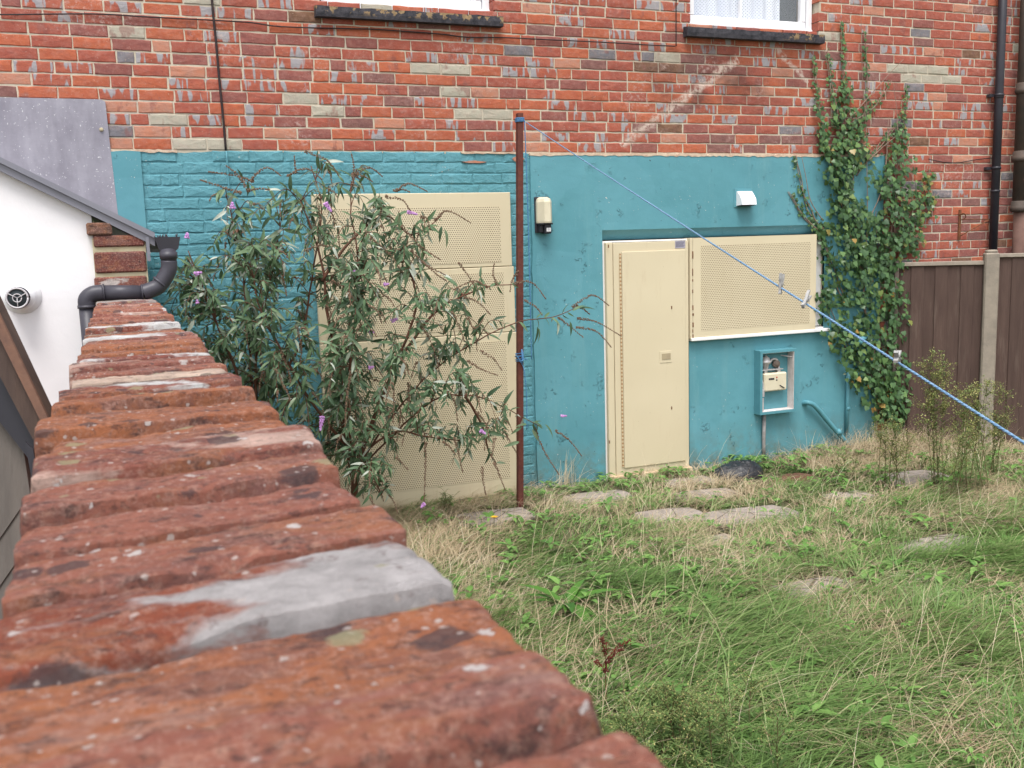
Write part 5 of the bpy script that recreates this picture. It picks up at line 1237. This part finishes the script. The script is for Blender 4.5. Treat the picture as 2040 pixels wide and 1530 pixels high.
# upright dry tuft at the wall corner near the post
c = G(1122, 975); Pc = np.stack([rng.normal(c.x, .05, 60), rng.normal(c.y, .03, 60)], 1); n = len(Pc); addb(Pc, rng.uniform(.15, .36, n), rng.uniform(.002, .004, n), rng.uniform(-1.2, 1.2, n), rng.uniform(.2, .6, n), rng.uniform(.5, 1, n), 5)
me = raw_mesh('dry_grass', np.concatenate(VV), np.concatenate(TT), np.concatenate(CC), [STRAW]); g = obj_raw('dry_grass', me); tag(g, 'flattened straw coloured dead grass lying through the lawn and over the slabs', 'dry grass', kind='stuff')
# seed heads
sh_t = lance(5, .055, .02, .25); Ps2 = Ps[:260]; n = len(Ps2)
# broad leaved weeds: rosettes
def rosettes(n, box, s0, s1, seed, dn=None):
    r = np.random.default_rng(seed); P = np.stack([r.uniform(box[0], box[1], n), r.uniform(box[2], box[3], n)], 1); P = P[keep_zone(P)]; P = P[slabmask(P, .8) < .3]
    if dn is not None: P = P[r.random(len(P)) < dn(P)]
    pos, d, s_, t = [], [], [], []
    for x, y in P:
        m = r.integers(4, 10); z0 = r.uniform(.02, .09); sz = r.uniform(s0, s1)
        for k in range(m):
            a = r.uniform(0, 6.28); el = r.uniform(.05, .9); d.append((math.cos(a), math.sin(a), el)); pos.append((x+.01*math.cos(a), y+.01*math.sin(a), z0)); s_.append(sz*r.uniform(.6, 1.2)); t.append(r.uniform(0, 1))
    return map(np.array, (pos, d, s_, t))
for (n_, bx, s0, s1, sd_, wd, dn) in ((1700, (-1.6, 5, -5, -.05), .04, .09, 5, .20, lambda P: np.clip(.45+1.1*vnoise(P, 1.1, 91), .03, 1)), (3200, (-1.6, 5, -5, -.05), .018, .035, 6, .42, lambda P: np.clip(.4+1.2*vnoise(P, 1.5, 95), .02, 1)), (230, (-.3, 2.9, -.42, -.06), .03, .07, 8, .22, lambda P: np.clip(.5+1.4*vnoise(P, 2.3, 97), .02, 1))):
    pos, d, s_, t = rosettes(n_, bx, s0, s1, sd_, dn); o = scatter('weeds', lance(5, wd, .05, .45), pos, d, np.tile([0, 0, 1.], (len(pos), 1)), s_, t, WEED)
    tag(o, {5: 'dandelion and plantain leaves scattered through the grass', 6: 'small round clover leaves low in the grass', 8: 'leafy green weeds along the foot of the teal wall'}[sd_], 'weeds', kind='stuff')
# dense green tufts
def tuft(px, py, n, hh, lab, spread=.10, mat=GRASS, tn=.42, az0=-.35, azs=.75, l0=.85, l1=1.2):
    c = G(px, py); P = np.stack([rng.normal(c.x, spread, n), rng.normal(c.y, spread, n)], 1); P = P[keep_zone(P)]; n = len(P); n0 = n; V, T, cc = blades(roots(P), rng.uniform(hh*.4, hh, n), rng.uniform(.0038, .0075, n), rng.normal(az0, azs, n), rng.uniform(l0, l1, n), np.clip(rng.normal(tn, .26, n), 0, 1), px)
    o = obj_raw('grass_tuft', raw_mesh('grass_tuft', V, T, cc, [mat])); tag(o, lab, 'grass tuft', 'grass tufts'); return o
tuft(1600, 895, 240, .28, 'dark green grass tuft against the teal wall below the slanting waste pipe', .06, azs=3, l0=.3, l1=.9)
tuft(1985, 1125, 900, .34, 'lush dark green grass tuft at the right edge beside a bare slab', .16)
tuft(1470, 1280, 850, .46, 'broad lush tuft of long green grass in the middle of the lawn', .22, tn=.5)
tuft(1760, 1080, 260, .20, 'small green tuft left of the bare slab on the right', .07, tn=.4, azs=3, l0=.3, l1=.9)
tuft(1140, 1290, 420, .22, 'green tuft close to the edge of the garden wall', .14, tn=.45)
tuft(1480, 1420, 800, .46, 'long green grass tuft near the bottom of the picture', .22, tn=.5)
tuft(1730, 900, 90, .22, 'thin green tuft at the foot of the ivy', .05, azs=3, l0=.3, l1=.9)
# big plantain like weed
c = G(1130, 1225); pos, d, s_ = [], [], []
for k in range(16):
    a = random.uniform(0, 6.28); pos.append((c.x+.02*math.cos(a), c.y+.02*math.sin(a), .05)); d.append((math.cos(a), math.sin(a), random.uniform(.3, 1.1))); s_.append(random.uniform(.16, .26))
pl_ = thing('dock_plant', c, 'big leaved dock plant with long arching leaves near the garden wall', 'weed'); singles('leaf', lance(7, .11, .03, .55), np.array(pos), np.array(d), np.tile([0, 0, 1.], (16, 1)), np.array(s_), leaf_mat('dock leaf', [(0., (.05, .14, .02)), (1., (.10, .23, .04))], None, .4, .25, False), pl_)

# tall feathery weeds
def tall_weed(px, py, h, lab, lean=0, n_st=3, flow=.5, fl=True, sp=.03, fs_=.010):
    c = G(px, py); t = thing('tall_weed', c, lab, 'weed', 'tall feathery weeds'); pos, d, s_, ti = [], [], [], []; fp, fd_, fs, ft = [], [], [], []
    for k in range(n_st):
        hk = h*random.uniform(.7, 1.); r0 = c+Vector((random.gauss(0, sp), random.gauss(0, sp*.7), 0)); top_ = r0+Vector((lean*h+random.gauss(0, .09*h), random.gauss(0, .09*h), hk))
        b_ = bez([r0, r0.lerp(top_, .5)+Vector((random.uniform(-.03, .03)*h, 0, .03*h)), top_], 8); mb = MB(); mb.tube(b_, [.0032*(1-.65*i/(len(b_)-1)) for i in range(len(b_))], 5)
        for i in range(int(hk*110)):
            q = random.random(); p = b_[min(len(b_)-1, int(q*len(b_)))]; a = random.uniform(0, 6.28)
            pos.append(tuple(p)); d.append((math.cos(a), math.sin(a), random.uniform(-.1, 1.))); s_.append(random.uniform(.025, .060)*(1.25-.6*q)); ti.append(random.uniform(0, .6))
        for i in range(int(9+6*flow)):
            q = random.uniform(.42, 1.); p = b_[min(len(b_)-1, int(q*len(b_)))]; a = random.uniform(0, 6.28); L = random.uniform(.06, .15)*(1.25-.5*q)*(.6+h*.7)
            e = p+Vector((math.cos(a)*L*.8, math.sin(a)*L*.8, L*random.uniform(.35, .9))); br = bez([p, p.lerp(e, .5)+Vector((0, 0, .01)), e], 4); mb.tube(br, .0010, 4, cap=False)
            for j in range(10): pos.append(tuple(random.choice(br))); a = random.uniform(0, 6.28); d.append((math.cos(a), math.sin(a), random.uniform(0, .8))); s_.append(random.uniform(.012, .030)); ti.append(random.uniform(.1, .7))
            for j in range(int(26*flow)):
                u = random.uniform(.35, 1.1); pp = p.lerp(e, u)+Vector([random.gauss(0, .011) for _ in range(3)]); fp.append(tuple(pp)); fd_.append((random.gauss(0, 1), random.gauss(0, 1), random.gauss(.5, 1))); fs.append(random.uniform(.6, 1.3)*fs_); ft.append(random.uniform(.5, .98))
        mb.build('stem', STEMG, t)
    up = lambda n: np.tile([0.1, .05, 1.], (n, 1)); o = scatter('foliage', lance(4, .09, .02, .3), *map(np.array, (pos, d)), up(len(pos)), np.array(s_), np.array(ti), SPRAY, t); o['kind'] = 'stuff'
    if fl: o = scatter('flower_sprays', lance(3, .4, .05, .1), *map(np.array, (fp, fd_)), up(len(fp)), np.array(fs), np.array(ft), SPRAY, t); o['kind'] = 'stuff'
tall_weed(1868, 975, .98, 'tall feathery weed with a bushy pale green top before the fence boards', -.02, 6, 1.3, sp=.05, fs_=.012)
tall_weed(1925, 985, .78, 'feathery weed with yellowish top in front of the concrete post', .0, 7, 1.2, sp=.06, fs_=.012)
tall_weed(1985, 955, .72, 'thin feathery weed right of the concrete post at the fence foot', .05, 4, .9, sp=.04)
tall_weed(1790, 975, .50, 'low pale green weed in front of the dry grass heap', -.05, 7, .8, sp=.07)
tall_weed(1885, 1005, .52, 'short bushy weed in front of the taller fence weeds', .1, 6, .6, sp=.06)
tall_weed(1690, 960, .22, 'small sprig of weed near the brown soil patch', .0, 3, .4)
tall_weed(1370, 1560, .30, 'bushy weed with tiny yellowish flowers at the bottom edge beside the garden wall', -.1, 15, .55, sp=.17, fs_=.007)
tall_weed(1300, 1520, .24, 'pale flowering weed half hidden behind the corner of the coping', .0, 7, .5, sp=.10, fs_=.007)
# weed before the screen foot
tall_weed(880, 1030, .16, 'low grey green weed at the foot of the cream screen', .2, 4, .2, False)
# red brown dock seed head
c = G(1208, 1420); dk = thing('dock_seed_head', c, 'dead rust red dock seed head standing in the grass', 'weed'); tp = c+Vector((.0, 0, .30))
DK = simple('rust red seeds', (.16, .03, .02), (.09, .022, .018), 40, .9)
mb = MB(); st_ = []
for (dx, dz, z0) in ((0, .30, 0), (.07, .06, .20), (-.05, .05, .18), (.10, .07, .22), (-.02, .07, .25)): b_ = bez([c+Vector((0, 0, z0)), c+Vector((dx*.5, 0, z0+dz*.6)), c+Vector((dx, -.01, z0+dz))], 4); mb.tube(b_, .0018, 5); st_.append(b_)
mb.build('stem', DK, dk); mb = MB()
for b_ in st_:
    for _ in range(60):
        p = random.choice(b_)
        if p.z-c.z < .17: continue
        p = p+Vector([random.gauss(0, .006) for _ in range(3)]); s_ = .004; mb.add([p+Vector((s_, 0, 0)), p+Vector((0, s_, 0)), p+Vector((-s_, -s_, 0)), p+Vector((0, 0, s_)), p-Vector((0, 0, s_))], [(0, 1, 3), (1, 2, 3), (2, 0, 3), (1, 0, 4), (2, 1, 4), (0, 2, 4)])
mb.build('seeds', DK, dk)['kind'] = 'stuff'
# dandelion
c = G(984, 1062); dn_ = thing('dandelion', c, 'single yellow dandelion flower in the grass below the cream screen', 'flower'); mb = MB(); mb.tube([c, c+Vector((.005, 0, .1))], .0018, 6); mb.build('stem', STEMG, dn_)
mb = MB()
for k in range(60):
    a = k*2.4; r = .019*math.sqrt(k/60); p = c+Vector((.005+r*math.cos(a), r*math.sin(a), .105)); q = c+Vector((.005+1.5*r*math.cos(a)+.001, 1.5*r*math.sin(a), .112-.1*r)); s_ = Vector((-math.sin(a), math.cos(a), 0))*.002; mb.add([p-s_, p+s_, q+s_, q-s_], [(0, 1, 2, 3)])
mb.build('flower', simple('dandelion yellow', (.75, .48, .01), (.68, .40, .01), 60, .7), dn_)

# ================================================================== BIN BAG AND SOIL
c = G(1475, 945, .02); n = 34; m = 18; V = []; F = []
for j in range(m+1):
    for i in range(n):
        a = 2*math.pi*i/n; t = j/m; rr = math.sin(t*math.pi/2)
        x = .215*rr*math.cos(a)*(1+.12*math.sin(3*a)); y = .14*rr*math.sin(a); z = .115*math.cos(t*math.pi/2)**.8
        p = Vector((x, y, z)); q = mn.noise(Vector((x*16+2, y*22, 1)))*.020+mn.noise(Vector((x*40, y*50, 4)))*.010+abs(mn.noise(Vector((x*26+y*20, y*30, 9))))*.018
        V.append((c.x+p.x, c.y+p.y, max(.004, p.z+q*(1.2-t))+(.002 if j < m else -.004)))
F = [(j*n+i, j*n+(i+1) % n, (j+1)*n+(i+1) % n, (j+1)*n+i) for j in range(m) for i in range(n)]
kb = N('black polythene', .32); kb.col((.016, .016, .020)); kb.b.inputs['Specular IOR Level'].default_value = .6; kb.bump(kb.noise(28, 4, .6, kb.map((1, 1.6, 1))), .02, .7)
mb = MB(); mb.add(V, F, 0, True); bg_ = mb.build('bin_bag', kb.mat); tag(bg_, 'crumpled black plastic bag lying flat at the foot of the teal wall', 'plastic bag')
c = G(1580, 950, .02); V = []; F = []
for j in range(9):
    for i in range(26):
        a = 2*math.pi*i/26; t = j/8; x = .19*t*math.cos(a)*(1+.15*math.sin(2*a+1)); y = .11*t*math.sin(a); V.append((c.x+x, c.y+y, .040*(1-t*t)+.008*mn.noise(Vector((x*30, y*30, 2)))+.002-(.01 if j == 8 else 0)))
F = [(j*26+i, j*26+(i+1) % 26, (j+1)*26+(i+1) % 26, (j+1)*26+i) for j in range(8) for i in range(26)]
mb = MB(); mb.add(V, F, 0, True); o = mb.build('soil_heap', simple('brown soil', (.13, .065, .04), (.075, .04, .026), 25, .95, 1., 90)); tag(o, 'low heap of reddish brown soil right of the black bag', 'soil', kind='stuff')
c = G(905, 1035, .01); V = []
for j in range(9):
    for i in range(26):
        a = 2*math.pi*i/26; t = j/8; x = .22*t*math.cos(a); y = .12*t*math.sin(a); V.append((c.x+x, c.y+y, .014*(1-t*t)+.006*mn.noise(Vector((x*30, y*30, 2)))+.002-(.01 if j == 8 else 0)))
mb = MB(); mb.add(V, F, 0, True); o = mb.build('bare_soil', simple('bare brown soil', (.11, .06, .042), (.07, .042, .03), 25, .95, 1., 90), ground); o['kind'] = 'stuff'
print('objects', len(bpy.data.objects), 'bricks', len(bricks), 'ivy', len(IP), 'bud', len(LP))
